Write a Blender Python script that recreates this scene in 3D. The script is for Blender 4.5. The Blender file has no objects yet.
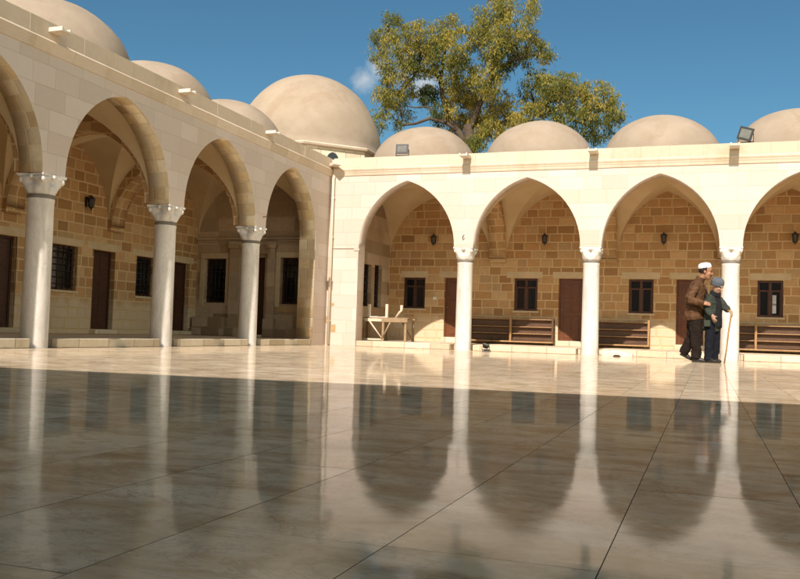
import bpy, bmesh, math, random
from mathutils import Vector, Matrix, noise as mnoise
random.seed(7)
S = bpy.context.scene
COL = S.collection
PI = math.pi

# ---------------------------------------------------------------- measured frame
CAM = Vector((9.052, -20.166, 0.415))
YAW, PITCH, ROLL, FPX = 0.3385, 0.0472, 0.0316, 874.0

def cam_axes():
    cy, sy, cp, sp = math.cos(YAW), math.sin(YAW), math.cos(PITCH), math.sin(PITCH)
    f = Vector((-sy*cp, cy*cp, sp)); r = Vector((cy, sy, 0)); u = r.cross(f)
    cr, sr = math.cos(ROLL), math.sin(ROLL)
    return cr*r + sr*u, -sr*r + cr*u, f
RGT, UPV, FWD = cam_axes()

def at(px, py, Y):
    """survey helper: the world point seen at a photo pixel, on the plane at depth Y"""
    d = FWD + (px-400)/FPX*RGT - (py-289.5)/FPX*UPV
    return CAM + d*((Y-CAM.y)/d.y)

# ---------------------------------------------------------------- object helpers
def link(o, parent=None):
    COL.objects.link(o)
    if parent is not None:
        o.parent = parent
    return o

def tag(o, label=None, cat=None, group=None, kind=None):
    if label: o['label'] = label
    if cat: o['category'] = cat
    if group: o['group'] = group
    if kind: o['kind'] = kind
    return o

def thing(name, label, cat, loc=(0, 0, 0), rz=0, group=None):
    o = bpy.data.objects.new(name, None)
    o.empty_display_size = .2
    o.location = loc; o.rotation_euler = (0, 0, rz)
    link(o)
    return tag(o, label, cat, group)

def copy_tree(o, parent=None):
    c = o.copy(); link(c)
    c.parent = parent
    for ch in list(o.children):
        copy_tree(ch, c)
    return c

class MB:
    def __init__(self):
        self.v = []; self.f = []; self.uv = []; self.m = []; self.sm = []; self.val = []
    def face(self, pts, uv=None, m=0, smooth=False, val=0.0):
        pts = [Vector(p) for p in pts]
        b = len(self.v)
        self.v += pts
        self.f.append(list(range(b, b+len(pts))))
        if uv is None:
            n = (pts[1]-pts[0]).cross(pts[2]-pts[0])
            a = (abs(n.x), abs(n.y), abs(n.z)); k = a.index(max(a))
            uv = [((p.y, p.z), (p.x, p.z), (p.x, p.y))[k] for p in pts]
        self.uv.append(uv); self.m.append(m); self.sm.append(smooth); self.val.append(val)
    def box(self, x0, x1, y0, y1, z0, z1, m=0, skip='', M=None, val=0.0):
        p = [Vector((x, y, z)) for z in (z0, z1) for y in (y0, y1) for x in (x0, x1)]
        q = p if M is None else [M @ a for a in p]
        F = {'b': (0, 2, 3, 1), 't': (4, 5, 7, 6), 'f': (0, 1, 5, 4), 'k': (2, 6, 7, 3), 'l': (0, 4, 6, 2), 'r': (1, 3, 7, 5)}
        for k, ix in F.items():
            if k in skip: continue
            u = None
            if M is not None:
                ax = {'b': (0, 1), 't': (0, 1), 'f': (0, 2), 'k': (0, 2), 'l': (1, 2), 'r': (1, 2)}[k]
                u = [(p[i][ax[0]], p[i][ax[1]]) for i in ix]
            self.face([q[i] for i in ix], u, m, val=val)
    def grid(self, rows, m=0, smooth=True, closed=False, uvs=None, caps=False):
        nr = len(rows); nc = len(rows[0])
        for i in range(nr-1):
            for j in range(nc if closed else nc-1):
                j2 = (j+1) % nc
                pts = [rows[i][j], rows[i][j2], rows[i+1][j2], rows[i+1][j]]
                u = None
                if uvs:
                    jj = j+1
                    u = [uvs[i][j], uvs[i][jj], uvs[i+1][jj], uvs[i+1][j]]
                self.face(pts, u, m, smooth)
        if caps:
            self.face(list(reversed(rows[0])), None, m)
            self.face(rows[-1], None, m)
    def tube(self, pts, radii, n=10, m=0, caps=True, squash=None, up=None):
        """swept elliptic tube; radii: float or (ra, rb) per point"""
        pts = [Vector(p) for p in pts]; rows = []
        up0 = Vector(up) if up else None
        prev = None
        for i, p in enumerate(pts):
            t = (pts[min(i+1, len(pts)-1)] - pts[max(i-1, 0)]).normalized()
            if up0 is not None:
                a = (up0 - t*up0.dot(t)).normalized()
            elif prev is None:
                a = t.orthogonal().normalized()
            else:
                a = (prev - t*prev.dot(t)).normalized()
            prev = a
            b = t.cross(a)
            r = radii[i] if isinstance(radii, (list, tuple)) else radii
            ra, rb = r if isinstance(r, (tuple, list)) else (r, r)
            rows.append([p + a*math.cos(2*PI*k/n)*ra + b*math.sin(2*PI*k/n)*rb for k in range(n)])
        self.grid(rows, m, True, True, caps=caps)
    def lathe(self, prof, c=(0, 0, 0), n=24, m=0, caps=False, M=None):
        rows = []; uvs = []; L = 0
        for i, (r, z) in enumerate(prof):
            if i: L += math.hypot(r-prof[i-1][0], z-prof[i-1][1])
            row = [Vector((c[0]+r*math.cos(2*PI*k/n), c[1]+r*math.sin(2*PI*k/n), c[2]+z)) for k in range(n)]
            if M is not None: row = [M @ p for p in row]
            rows.append(row)
            uvs.append([(k/n*2*PI*max(p[0] for p in prof), L) for k in range(n+1)])
        self.grid(rows, m, True, True, uvs, caps)
    def ball(self, c, r, n=12, m=0, M=None):
        rx, ry, rz = (r, r, r) if isinstance(r, (int, float)) else r
        rows = []
        for i in range(n//2+1):
            a = -PI/2 + PI*i/(n//2)
            row = []
            for k in range(n):
                b = 2*PI*k/n
                p = Vector((rx*max(math.cos(a), 1e-3)*math.cos(b), ry*max(math.cos(a), 1e-3)*math.sin(b), rz*math.sin(a)))
                if M is not None: p = M @ p
                row.append(p + Vector(c))
            rows.append(row)
        self.grid(rows, m, True, True, caps=True)
    def build(self, name, mats, parent=None, merge=True, bevel=0):
        me = bpy.data.meshes.new(name)
        me.from_pydata([tuple(p) for p in self.v], [], self.f)
        ul = me.uv_layers.new(name='UVMap')
        at_ = me.attributes.new('val', 'FLOAT', 'FACE')
        k = 0
        for i, poly in enumerate(me.polygons):
            poly.material_index = self.m[i]; poly.use_smooth = self.sm[i]
            at_.data[i].value = self.val[i]
            for q in self.uv[i]:
                ul.data[k].uv = q; k += 1
        if merge:
            bm = bmesh.new(); bm.from_mesh(me)
            bmesh.ops.remove_doubles(bm, verts=bm.verts, dist=1e-4)
            if bevel:
                bmesh.ops.recalc_face_normals(bm, faces=bm.faces)
            bm.to_mesh(me); bm.free()
        for mt in (mats if isinstance(mats, (list, tuple)) else [mats]):
            me.materials.append(mt)
        o = bpy.data.objects.new(name, me)
        if bevel:
            bv = o.modifiers.new('bevel', 'BEVEL'); bv.width = bevel; bv.segments = 2; bv.limit_method = 'ANGLE'
        return link(o, parent)

# ---------------------------------------------------------------- materials
class NT:
    def __init__(self, name):
        self.mat = bpy.data.materials.new(name); self.mat.use_nodes = True
        self.t = self.mat.node_tree; self.t.nodes.clear()
        self.out = self.t.nodes.new('ShaderNodeOutputMaterial')
        self.p = self.t.nodes.new('ShaderNodeBsdfPrincipled')
        self.t.links.new(self.p.outputs[0], self.out.inputs[0])
    def n(self, typ, **kw):
        nd = self.t.nodes.new('ShaderNode'+typ)
        for k, v in kw.items():
            setattr(nd, k, v)
        return nd
    def set(self, sock, v):
        if hasattr(v, 'is_output') or isinstance(v, bpy.types.NodeSocket):
            self.t.links.new(v, sock)
        else:
            sock.default_value = v
    def math(self, op, a, b=None, c=None, clamp=False):
        nd = self.n('Math', operation=op, use_clamp=clamp)
        self.set(nd.inputs[0], a)
        if b is not None: self.set(nd.inputs[1], b)
        if c is not None: self.set(nd.inputs[2], c)
        return nd.outputs[0]
    def mix(self, fac, a, b, mode='MIX'):
        nd = self.n('Mix', data_type='RGBA', blend_type=mode)
        self.set(nd.inputs[0], fac); self.set(nd.inputs[6], a); self.set(nd.inputs[7], b)
        return nd.outputs[2]
    def noise(self, vec, scale, detail=4, rough=.55, dist=0):
        nd = self.n('TexNoise'); nd.inputs['Scale'].default_value = scale
        nd.inputs['Detail'].default_value = detail; nd.inputs['Roughness'].default_value = rough
        nd.inputs['Distortion'].default_value = dist
        if vec is not None: self.set(nd.inputs['Vector'], vec)
        return nd.outputs['Fac']
    def ss(self, x, a, b, lo=0., hi=1.):
        nd = self.n('MapRange', interpolation_type='SMOOTHSTEP')
        self.set(nd.inputs[0], x)
        for i, v in zip((1, 2, 3, 4), (a, b, lo, hi)): self.set(nd.inputs[i], v)
        return nd.outputs[0]
    def ramp(self, x, stops):
        nd = self.n('ValToRGB'); cr = nd.color_ramp
        while len(cr.elements) < len(stops): cr.elements.new(.5)
        for e, (p, c) in zip(cr.elements, stops):
            e.position = p; e.color = c
        self.set(nd.inputs[0], x); return nd.outputs[0]
    def bump(self, h, strength, dist=.01):
        nd = self.n('Bump'); nd.inputs['Strength'].default_value = strength; nd.inputs['Distance'].default_value = dist
        self.set(nd.inputs['Height'], h); self.t.links.new(nd.outputs[0], self.p.inputs['Normal'])
    def pos(self):
        return self.n('NewGeometry').outputs['Position']
    def obj(self):
        return self.n('TexCoord').outputs['Object']
    def mapv(self, vec, sc=(1, 1, 1), loc=(0, 0, 0)):
        nd = self.n('Mapping'); self.set(nd.inputs[0], vec); nd.inputs['Scale'].default_value = sc; nd.inputs['Location'].default_value = loc
        return nd.outputs[0]
    def base(self, c, rough=.8, spec=.3):
        self.set(self.p.inputs['Base Color'], c); self.set(self.p.inputs['Roughness'], rough)
        self.p.inputs['Specular IOR Level'].default_value = spec
        return self.mat

def c4(r, g, b): return (r, g, b, 1)

def masonry(name, ch, bl, cols, mortar, mw=.012, var=1., bump=.5, rough=.88, stain=None, jit=.75, mix_m=1., pale=None):
    """irregular coursed ashlar on metric UVs: ch course height, bl block length, cols colour stops"""
    t = NT(name)
    uv = t.n('UVMap', uv_map='UVMap').outputs[0]
    sx = t.n('SeparateXYZ'); t.t.links.new(uv, sx.inputs[0])
    wob = t.math('MULTIPLY', t.math('SUBTRACT', t.noise(uv, 2.3, 2), .5), .03)
    wob2 = t.math('MULTIPLY', t.math('SUBTRACT', t.noise(uv, 14., 2), .5), .012)
    v = t.math('ADD', t.math('ADD', sx.outputs[1], wob), wob2)
    u = t.math('ADD', sx.outputs[0], wob2)
    vr = t.math('DIVIDE', v, ch); row = t.math('FLOOR', vr); fr = t.math('FRACT', vr)
    wn = t.n('TexWhiteNoise', noise_dimensions='1D'); t.t.links.new(row, wn.inputs['W'])
    W = t.math('ADD', t.math('DIVIDE', u, bl), t.math('ADD', t.math('MULTIPLY', wn.outputs[0], 37.7), t.math('MULTIPLY', row, 61.3)))
    vo = t.n('TexVoronoi', voronoi_dimensions='1D', feature='F1'); t.t.links.new(W, vo.inputs['W'])
    vo.inputs['Scale'].default_value = 1; vo.inputs['Randomness'].default_value = jit
    ve = t.n('TexVoronoi', voronoi_dimensions='1D', feature='DISTANCE_TO_EDGE'); t.t.links.new(W, ve.inputs['W'])
    ve.inputs['Scale'].default_value = 1; ve.inputs['Randomness'].default_value = jit
    du = t.math('MULTIPLY', ve.outputs['Distance'], bl)
    dv = t.math('MULTIPLY', t.math('MINIMUM', fr, t.math('SUBTRACT', 1., fr)), ch)
    d = t.math('MINIMUM', du, dv)
    stone = t.ss(d, mw*.45, mw*1.1)
    sc = t.n('SeparateColor'); t.t.links.new(vo.outputs['Color'], sc.inputs[0])
    col = t.ramp(sc.outputs[0], cols)
    br = t.math('MULTIPLY_ADD', sc.outputs[1], .5*var, 1-.25*var)
    nz = t.math('MULTIPLY_ADD', t.noise(uv, 9., 6, .65), .7*var, 1-.35*var)
    nb = t.math('MULTIPLY_ADD', t.noise(uv, .8, 3), .5*var, 1-.25*var)
    k = t.math('MULTIPLY', t.math('MULTIPLY', br, nz), nb)
    cm = t.n('CombineXYZ')
    for i in range(3): t.t.links.new(k, cm.inputs[i])
    col = t.mix(1., col, cm.outputs[0], 'MULTIPLY')
    if stain:
        colS, s_sc, lo, hi, amt = stain
        P = t.mapv(t.pos(), (1, 1, .35))
        s = t.math('MULTIPLY', t.ss(t.noise(P, s_sc, 6, .7), lo, hi), amt)
        col = t.mix(s, col, c4(*colS))
    if pale:        # rubbed, lime-washed lower courses
        sz = t.n('SeparateXYZ'); t.t.links.new(t.pos(), sz.inputs[0])
        zz = t.math('ADD', sz.outputs[2], t.math('MULTIPLY', t.math('SUBTRACT', t.noise(t.pos(), 3., 5, .65), .5), .55))
        pf = t.math('MULTIPLY', t.ss(zz, pale[1], pale[0], 1., 0.), .85)
        col = t.mix(pf, col, t.mix(t.noise(uv, 5., 5, .7), c4(.54, .43, .28), c4(.64, .53, .37)))
    mcol = t.mix(t.noise(uv, 20., 3), c4(*mortar), c4(*(m*.8 for m in mortar)))
    fin = t.mix(t.math('MULTIPLY_ADD', stone, mix_m, 1-mix_m), mcol, col)
    t.base(fin, rough, .25)
    hgt = t.math('ADD', t.math('MULTIPLY', stone, 1.), t.math('MULTIPLY', t.noise(uv, 30., 5, .7), .6))
    t.bump(hgt, bump, .012)
    return t.mat

def plaster(name, c1, c2, scale=1.4, patch=None, bump=.25, rough=.9, pscale=.55):
    t = NT(name); P = t.pos()
    n1 = t.noise(P, scale, 7, .65)
    col = t.mix(t.ss(n1, .3, .72), c4(*c1), c4(*c2))
    if patch:
        c3, lo, hi, amt = patch
        n2 = t.noise(P, pscale, 6, .6, .6)
        col = t.mix(t.math('MULTIPLY', t.ss(n2, lo, hi), amt), col, c4(*c3))
    col = t.mix(t.math('MULTIPLY', t.ss(t.noise(P, 24, 4, .7), .55, .8), .22), col, c4(*(x*.6 for x in c2)))
    t.base(col, rough, .25)
    t.bump(t.noise(P, 35, 6, .7), bump, .01)
    return t.mat

def wood(name, c1, c2, rough=.55, axis=(1, 1, 6), scale=6):
    t = NT(name); P = t.mapv(t.obj(), axis)
    n = t.noise(P, scale, 6, .6, .5)
    col = t.mix(t.ss(n, .3, .7), c4(*c1), c4(*c2))
    col = t.mix(t.math('MULTIPLY', t.ss(t.noise(t.pos(), 3., 4), .5, .75), .35), col, c4(*(x*.55 for x in c1)))
    t.base(col, rough, .4); t.bump(n, .25, .004)
    return t.mat

def plain(name, c, rough=.6, metal=0, spec=.4, nz=.12, scale=40):
    t = NT(name)
    n = t.math('MULTIPLY_ADD', t.noise(t.obj(), scale, 4), 2*nz, 1-nz)
    cm = t.n('CombineXYZ')
    for i in range(3): t.t.links.new(n, cm.inputs[i])
    t.base(t.mix(1., c4(*c), cm.outputs[0], 'MULTIPLY'), rough, spec)
    t.p.inputs['Metallic'].default_value = metal
    return t.mat

def fabric(name, c, c2=None, scale=160, rough=.95):
    t = NT(name); P = t.obj()
    c2 = c2 or tuple(x*.7 for x in c)
    col = t.mix(t.ss(t.noise(P, 7, 4, .6), .3, .7), c4(*c), c4(*c2))
    t.base(col, rough, .15)
    h = t.math('ADD', t.math('MULTIPLY', t.noise(t.mapv(P, (1, 1, .45)), 13, 4, .6, .8), 1.), t.math('MULTIPLY', t.noise(P, scale, 2), .12))
    t.bump(h, .7, .02)
    return t.mat

LIME = masonry('limestone', .315, .62, [(0, c4(.525, .43, .35)), (.5, c4(.555, .46, .385)), (1, c4(.585, .495, .42))], (.46, .365, .25), .007, .16, .3,
               stain=((.50, .38, .22), .55, .52, .78, .35), mix_m=.55)
LIME2 = masonry('drum_blocks', .2, .4, [(0, c4(.56, .45, .31)), (1, c4(.64, .54, .40))], (.42, .32, .2), .01, .4, .5)
TRIM = masonry('limestone_trim', 9., .8, [(0, c4(.53, .425, .31)), (.5, c4(.57, .46, .345)), (1, c4(.60, .495, .38))], (.48, .39, .27), .005, .25, .3,
               stain=((.38, .28, .155), .9, .46, .74, .6))
_AC = [(0, c4(.36, .20, .082)), (.3, c4(.42, .245, .105)), (.65, c4(.455, .28, .13)), (1, c4(.51, .35, .185))]
ASH = masonry('ochre_ashlar', .228, .36, _AC, (.66, .48, .265), .022, .65, .8, jit=.95, pale=(1.02, .70))
ASHV = masonry('ochre_arch_blocks', .228, .36, _AC, (.66, .48, .265), .022, .65, .8, jit=.95)
VOUS = masonry('voussoir_stone', .24, .26, [(0, c4(.50, .355, .19)), (.4, c4(.58, .455, .285)), (1, c4(.62, .515, .36))], (.64, .51, .33), .012, .7, .6)
ENDW = masonry('weathered_block_wall', .36, .8, [(0, c4(.30, .21, .125)), (.5, c4(.40, .30, .19)), (1, c4(.47, .37, .26))], (.44, .34, .22), .009, .7, .5,
               stain=((.2, .17, .14), 1.1, .5, .75, .5))
LIMEP = masonry('parapet_stone', 9., 9., [(0, c4(.54, .43, .31)), (1, c4(.60, .49, .37))], (.5, .4, .27), .001, .3, .3,
               stain=((.36, .26, .14), .9, .5, .75, .55))
STEP = masonry('step_stone', 9., .7, [(0, c4(.52, .42, .28)), (1, c4(.66, .57, .43))], (.35, .27, .17), .01, .6, .6,
               stain=((.34, .22, .1), 2.2, .55, .75, .6))
VAULT = plaster('vault_plaster', (.50, .37, .21), (.57, .44, .27), 1.2, ((.40, .28, .15), .55, .75, .5))
DOME = plaster('dome_plaster', (.275, .218, .158), (.318, .256, .19), 2.2, ((.26, .19, .13), .54, .61, .5), .45, pscale=1.25)
SPOUT = plaster('spout_stone', (.60, .53, .43), (.68, .61, .50), 4, None, .3)
LINT = plaster('lintel_stone', (.50, .39, .24), (.58, .465, .30), 4, None, .4)
BROWNST = plaster('repair_stone', (.36, .24, .11), (.42, .29, .15), 6, None, .5)
DARKWOOD = wood('red_brown_wood', (.105, .036, .012), (.155, .053, .018), .42)
WINWOOD = wood('dark_brown_window_wood', (.060, .020, .009), (.09, .032, .014), .45)
BLACKWOOD = wood('dark_shutter_wood', (.045, .018, .009), (.07, .028, .014), .5)
BENCHW = wood('bench_wood', (.075, .036, .017), (.115, .06, .029), .5, (1, 1, 8))
EDGEW = wood('bench_rail_wood', (.27, .15, .058), (.38, .23, .10), .5, (6, 1, 1))
OLDW = wood('weathered_timber', (.24, .16, .085), (.34, .245, .14), .8)
PALEW = wood('pale_timber', (.58, .47, .32), (.66, .55, .40), .8)
CANEW = wood('cane_wood', (.27, .155, .05), (.36, .22, .08), .45)
IRON = plain('black_iron', (.018, .017, .016), .45, 0, .5)
RUST = plain('rusty_iron', (.11, .04, .02), .8)
LEADM = plain('lead_ring', (.17, .145, .115), .6, 0, .3, .3, 12)
GREYM = plain('grey_metal', (.28, .29, .28), .35, .7)
PIPE = plain('cream_pipe', (.62, .54, .40), .5)
WHITEP = plain('white_plastic', (.75, .72, .64), .4)
LAMPGL = plain('lamp_glass', (.45, .42, .33), .1, 0, .8)

def glass_dark():
    t = NT('dark_window_glass')
    t.base(c4(.012, .012, .013), .06, .5); return t.mat
GLASS = glass_dark()
def flood_glass():
    t = NT('floodlight_glass'); n = t.noise(t.obj(), 9, 2)
    t.base(t.mix(n, c4(.08, .08, .07), c4(.17, .166, .145)), .22, .5)
    return t.mat
FGLASS = flood_glass()
PANE_LIGHT = fabric('painted_pane_light', (.62, .66, .68))

def marble_col():
    t = NT('column_marble'); P = t.mapv(t.pos(), (1, 1, .16))
    n = t.noise(P, 5, 7, .65, 1.2)
    col = t.ramp(n, [(.28, c4(.47, .43, .375)), (.5, c4(.66, .62, .555)), (.7, c4(.74, .70, .635))])
    v = t.noise(t.mapv(t.pos(), (1.6, 1.6, .5)), 4, 6, .7, 2.)
    vein = t.math('SUBTRACT', 1., t.ss(t.math('ABSOLUTE', t.math('SUBTRACT', v, .5)), 0., .02))
    col = t.mix(t.math('MULTIPLY', vein, .35), col, c4(.24, .22, .20))
    col = t.mix(t.math('MULTIPLY', t.ss(t.noise(t.pos(), 2.2, 5), .52, .75), .35), col, c4(.44, .38, .29))
    t.base(col, .42, .4); t.bump(t.noise(t.pos(), 22, 6, .7), .2, .01)
    return t.mat
MARB = marble_col()

def floor_marble():
    t = NT('polished_floor_marble'); P = t.pos()
    a = t.n('Attribute', attribute_name='val', attribute_type='GEOMETRY').outputs['Fac']
    off = t.n('CombineXYZ')
    t.t.links.new(t.math('MULTIPLY', a, 31.), off.inputs[0]); t.t.links.new(t.math('MULTIPLY', a, 17.3), off.inputs[1]); t.t.links.new(t.math('MULTIPLY', a, 9.1), off.inputs[2])
    va = t.n('VectorMath', operation='ADD'); t.t.links.new(P, va.inputs[0]); t.t.links.new(off.outputs[0], va.inputs[1])
    Q = va.outputs[0]
    rot = t.n('Mapping'); t.t.links.new(Q, rot.inputs[0]); rot.inputs['Rotation'].default_value = (0, 0, .35); rot.inputs['Scale'].default_value = (.9, 1.9, 1)
    n1 = t.noise(rot.outputs[0], 2.6, 10, .70, .7)
    n2 = t.noise(Q, 9, 8, .72, .4)
    n3 = t.noise(Q, 26, 6, .7)
    col = t.ramp(n1, [(.28, c4(.28, .195, .115)), (.42, c4(.51, .395, .255)), (.56, c4(.66, .55, .395)), (.72, c4(.75, .655, .495))])
    col = t.mix(t.math('MULTIPLY', t.ss(n2, .51, .68), .55), col, c4(.36, .255, .15))
    col = t.mix(t.math('MULTIPLY', t.ss(n3, .56, .74), .35), col, c4(.30, .225, .145))
    vn = t.noise(rot.outputs[0], 1.7, 9, .74, 1.5)
    vein = t.math('SUBTRACT', 1., t.ss(t.math('ABSOLUTE', t.math('SUBTRACT', vn, .5)), .0, .014))
    col = t.mix(t.math('MULTIPLY', t.math('MULTIPLY', vein, n2), .9), col, c4(.14, .115, .085))
    # long-worn stains and trodden dirt across the slabs
    st = t.ss(t.noise(t.mapv(P, (.8, 1.1, 1)), 1.1, 8, .72), .50, .68)
    col = t.mix(t.math('MULTIPLY', st, .26), col, c4(.27, .205, .135))
    br = t.math('MULTIPLY_ADD', a, .14, .93)
    cm = t.n('CombineXYZ')
    for i in range(3): t.t.links.new(br, cm.inputs[i])
    col = t.mix(1., col, cm.outputs[0], 'MULTIPLY')
    rgh = t.math('ADD', t.math('MULTIPLY_ADD', t.noise(Q, 3., 6, .7), .06, .015), t.math('MULTIPLY', st, .05))
    t.base(col, rgh, .5)
    t.p.inputs['IOR'].default_value = 1.38
    df = t.n('BsdfDiffuse'); t.t.links.new(col, df.inputs[0])
    mxs = t.n('MixShader')
    t.t.links.new(t.math('MULTIPLY_ADD', t.noise(rot.outputs[0], 1.1, 6, .65), -.55, .91, clamp=True), mxs.inputs[0])
    t.t.links.new(df.outputs[0], mxs.inputs[1]); t.t.links.new(t.p.outputs[0], mxs.inputs[2]); t.t.links.new(mxs.outputs[0], t.out.inputs[0])
    h = t.math('ADD', t.math('MULTIPLY', t.noise(P, 3.2, 2, .5), 1.), t.math('MULTIPLY', n2, .12))
    t.bump(h, .05, .02)
    return t.mat
FLOOR = floor_marble()
GROUT = plain('dark_grout', (.17, .138, .096), .9)
SAND = plaster('sandy_ground', (.34, .27, .18), (.42, .34, .23), .4)

# ---------------------------------------------------------------- wall generators
def arch_z(s, c, half, zs, za):
    """two-centred pointed arch: intrados height at s"""
    h = za-zs
    if half >= h:      # low arch: ellipse-like pointed
        k = min(abs(s-c)/half, 1)
        return zs + h*math.sqrt(max(0, 1-k*k))
    cc = (h*h-half*half)/(2*half); R = half+cc
    x = abs(s-c)+cc
    return zs + math.sqrt(max(0, R*R-x*x))

def arch_profile(c, half, zs, za, n=14):
    """(s, z) list across one opening, sampled evenly by angle"""
    h = za-zs; cc = max((h*h-half*half)/(2*half), 0); R = half+cc
    a1 = math.acos(min(cc/R, 1)) if cc > 0 else PI/2
    L = []
    for i in range(n+1):
        a = a1*i/n
        L.append((R*math.cos(a)-cc, zs + (R*math.sin(a) if cc > 0 else h*math.sin(a))))
    left = [(c-x, z) for x, z in L]
    right = [(c+x, z) for x, z in reversed(L[:-1])]
    return left+right

def arch_slab(mb, P, prof, t0, t1, ztop, m_face=0, m_soffit=1, m_back=0):
    """wall over a lower outline prof [(s,z)], thickness t0..t1; P(s,t,z)->world"""
    for t, m, flip in ((t0, m_face, False), (t1, m_back, True)):
        for (s0, z0), (s1, z1) in zip(prof, prof[1:]):
            if abs(s1-s0) < 1e-6: continue
            q = [P(s0, t, z0), P(s1, t, z1), P(s1, t, ztop), P(s0, t, ztop)]
            uv = [(s0, z0), (s1, z1), (s1, ztop), (s0, ztop)]
            if flip: q.reverse(); uv.reverse()
            mb.face(q, uv, m)
    L = 0
    for (s0, z0), (s1, z1) in zip(prof, prof[1:]):
        d = math.hypot(s1-s0, z1-z0)
        flat = abs(z1-z0) < 1e-6
        uv = [(t0+7, L), (t1+7, L), (t1+7, L+d), (t0+7, L+d)]
        mb.face([P(s0, t0, z0), P(s0, t1, z0), P(s1, t1, z1), P(s1, t0, z1)], uv, m_soffit, smooth=not flat)
        L += d
    for s, z in (prof[0], prof[-1]):
        mb.face([P(s, t0, z), P(s, t1, z), P(s, t1, ztop), P(s, t0, ztop)], None, m_face)

def holed_wall(mb, P, u0, u1, z0, z1, holes, depth, m=0, m_rev=0):
    """flat wall at t=0 with rectangular recesses (ua,ub,za,zb); reveals run to t=depth"""
    us = sorted({u0, u1, *[h[0] for h in holes], *[h[1] for h in holes]})
    zs = sorted({z0, z1, *[h[2] for h in holes], *[h[3] for h in holes]})
    for a, b in zip(us, us[1:]):
        for c, d in zip(zs, zs[1:]):
            um, zm = (a+b)/2, (c+d)/2
            if any(h[0] < um < h[1] and h[2] < zm < h[3] for h in holes): continue
            mb.face([P(a, 0, c), P(b, 0, c), P(b, 0, d), P(a, 0, d)], [(a, c), (b, c), (b, d), (a, d)], m)
    for a, b, c, d in holes:
        for (x0, y0), (x1, y1) in (((a, c), (b, c)), ((b, c), (b, d)), ((b, d), (a, d)), ((a, d), (a, c))):
            q = [P(x0, 0, y0), P(x1, 0, y1), P(x1, depth, y1), P(x0, depth, y0)]
            if abs(x0-x1) < 1e-6: uv = [(0+a, y0), (a, y1), (a+depth, y1), (a+depth, y0)]
            else: uv = [(x0, c), (x1, c), (x1, c+depth), (x0, c+depth)]
            mb.face(q, uv, m_rev)
        mb.face([P(a, depth+.02, c), P(b, depth+.02, c), P(b, depth+.02, d), P(a, depth+.02, d)], None, m_rev)

ZS, ZA, T = 2.467, 4.11, .43
ZSL = 2.54
ZC = 4.72
D, DL = 3.70, 3.75
PB = [3.526+3*i for i in range(5)]              # back columns
PW = .235
SLP = 3.143
PLF = [-(3.582+SLP*j) for j in range(4)]        # left columns (Y)
GZ = .14                                        # gallery floor
BEND = PB[-1]+PW
LEND = PLF[-1]-PW

back = thing('arcaded_building', 'sunlit pale stone wing facing the viewer with pointed arches and low plaster domes', 'building')
left = thing('arcaded_building', 'shaded stone wing along the left side with tall pointed arches receding to the corner', 'building')

# --- facades
Pb = lambda s, t, z: Vector((s, t, z))
Pl = lambda s, t, z: Vector((-t, s, z))

prof = [(0., 0.), (.818, 0.)]
edges = [.818] + [x for c in PB for x in (c-PW, c+PW)]
for i in range(5):
    a, b = edges[2*i], edges[2*i+1]
    prof += arch_profile((a+b)/2, (b-a)/2, ZS, ZA)
prof.append((BEND, ZS))
mb = MB(); arch_slab(mb, Pb, prof, 0, T, ZC-.02, 0, 0)
mb.build('facade', [LIME], back)

prof = []
seq = [LEND]
for j in range(3, -1, -1):
    if j < 3: pass
LE = sorted([x for c in PLF for x in (c-PW, c+PW)])   # from far negative up
prof = [(LE[0], ZSL)]
for i in range(4):
    a = LE[2*i+1]; b = LE[2*i+2] if i < 3 else -.785
    prof += arch_profile((a+b)/2, (b-a)/2, ZSL, ZA)
prof += [(-.785, 0.), (-.003, 0.)]
mb = MB(); arch_slab(mb, Pl, prof, 0, T, ZC-.02, 0, 1)
mb.build('facade', [LIME, VOUS], left)

# --- cornice and parapet coping, mitred simply at the corner
def cornice(P, s0, s1, parent, sgn=-1):
    pf = [(0, 4.26), (-.018, 4.27), (-.026, 4.31), (-.026, 4.325), (-.036, 4.345), (-.04, 4.37), (-.058, 4.405), (-.060, 4.43), (-.042, 4.45), (-.024, 4.463), (-.02, 4.47)]
    mb = MB()
    n = max(2, int((s1-s0)/.6))
    for i in range(n):
        a = s0+(s1-s0)*i/n; b = s0+(s1-s0)*(i+1)/n
        L = 0
        for (t0, z0), (t1, z1) in zip(pf, pf[1:]):
            d = math.hypot(t1-t0, z1-z0)
            mb.face([P(a, t0, z0), P(b, t0, z0), P(b, t1, z1), P(a, t1, z1)], [(a, L), (b, L), (b, L+d), (a, L+d)], 0, False)
            L += d
    for e in (s0, s1):
        mb.face([P(e, t, z) for t, z in pf] + [P(e, 0, 4.47)], None, 0)
    mb.build('cornice', [TRIM], parent)
    mb = MB()
    s = s0; rng = random.Random(int(s0*10)+3)
    while s < s1-1e-3:
        e = min(s+rng.uniform(.45, .75), s1)
        if s1-e < .2: e = s1
        dz = rng.uniform(-.003, .003); dt = rng.uniform(-.002, .003)
        x = [P(s+.0008, -.022+dt, 4.47), P(e-.0008, .24, ZC+dz)]
        lo = [min(x[0][k], x[1][k]) for k in range(3)]; hi = [max(x[0][k], x[1][k]) for k in range(3)]
        mb.box(lo[0], hi[0], lo[1], hi[1], lo[2], hi[2], val=rng.random())
        s = e
    mb.build('parapet', [LIMEP], parent, bevel=.003)
cornice(Pb, .085, BEND, back)
cornice(Pl, LEND, -.003, left)

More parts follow.
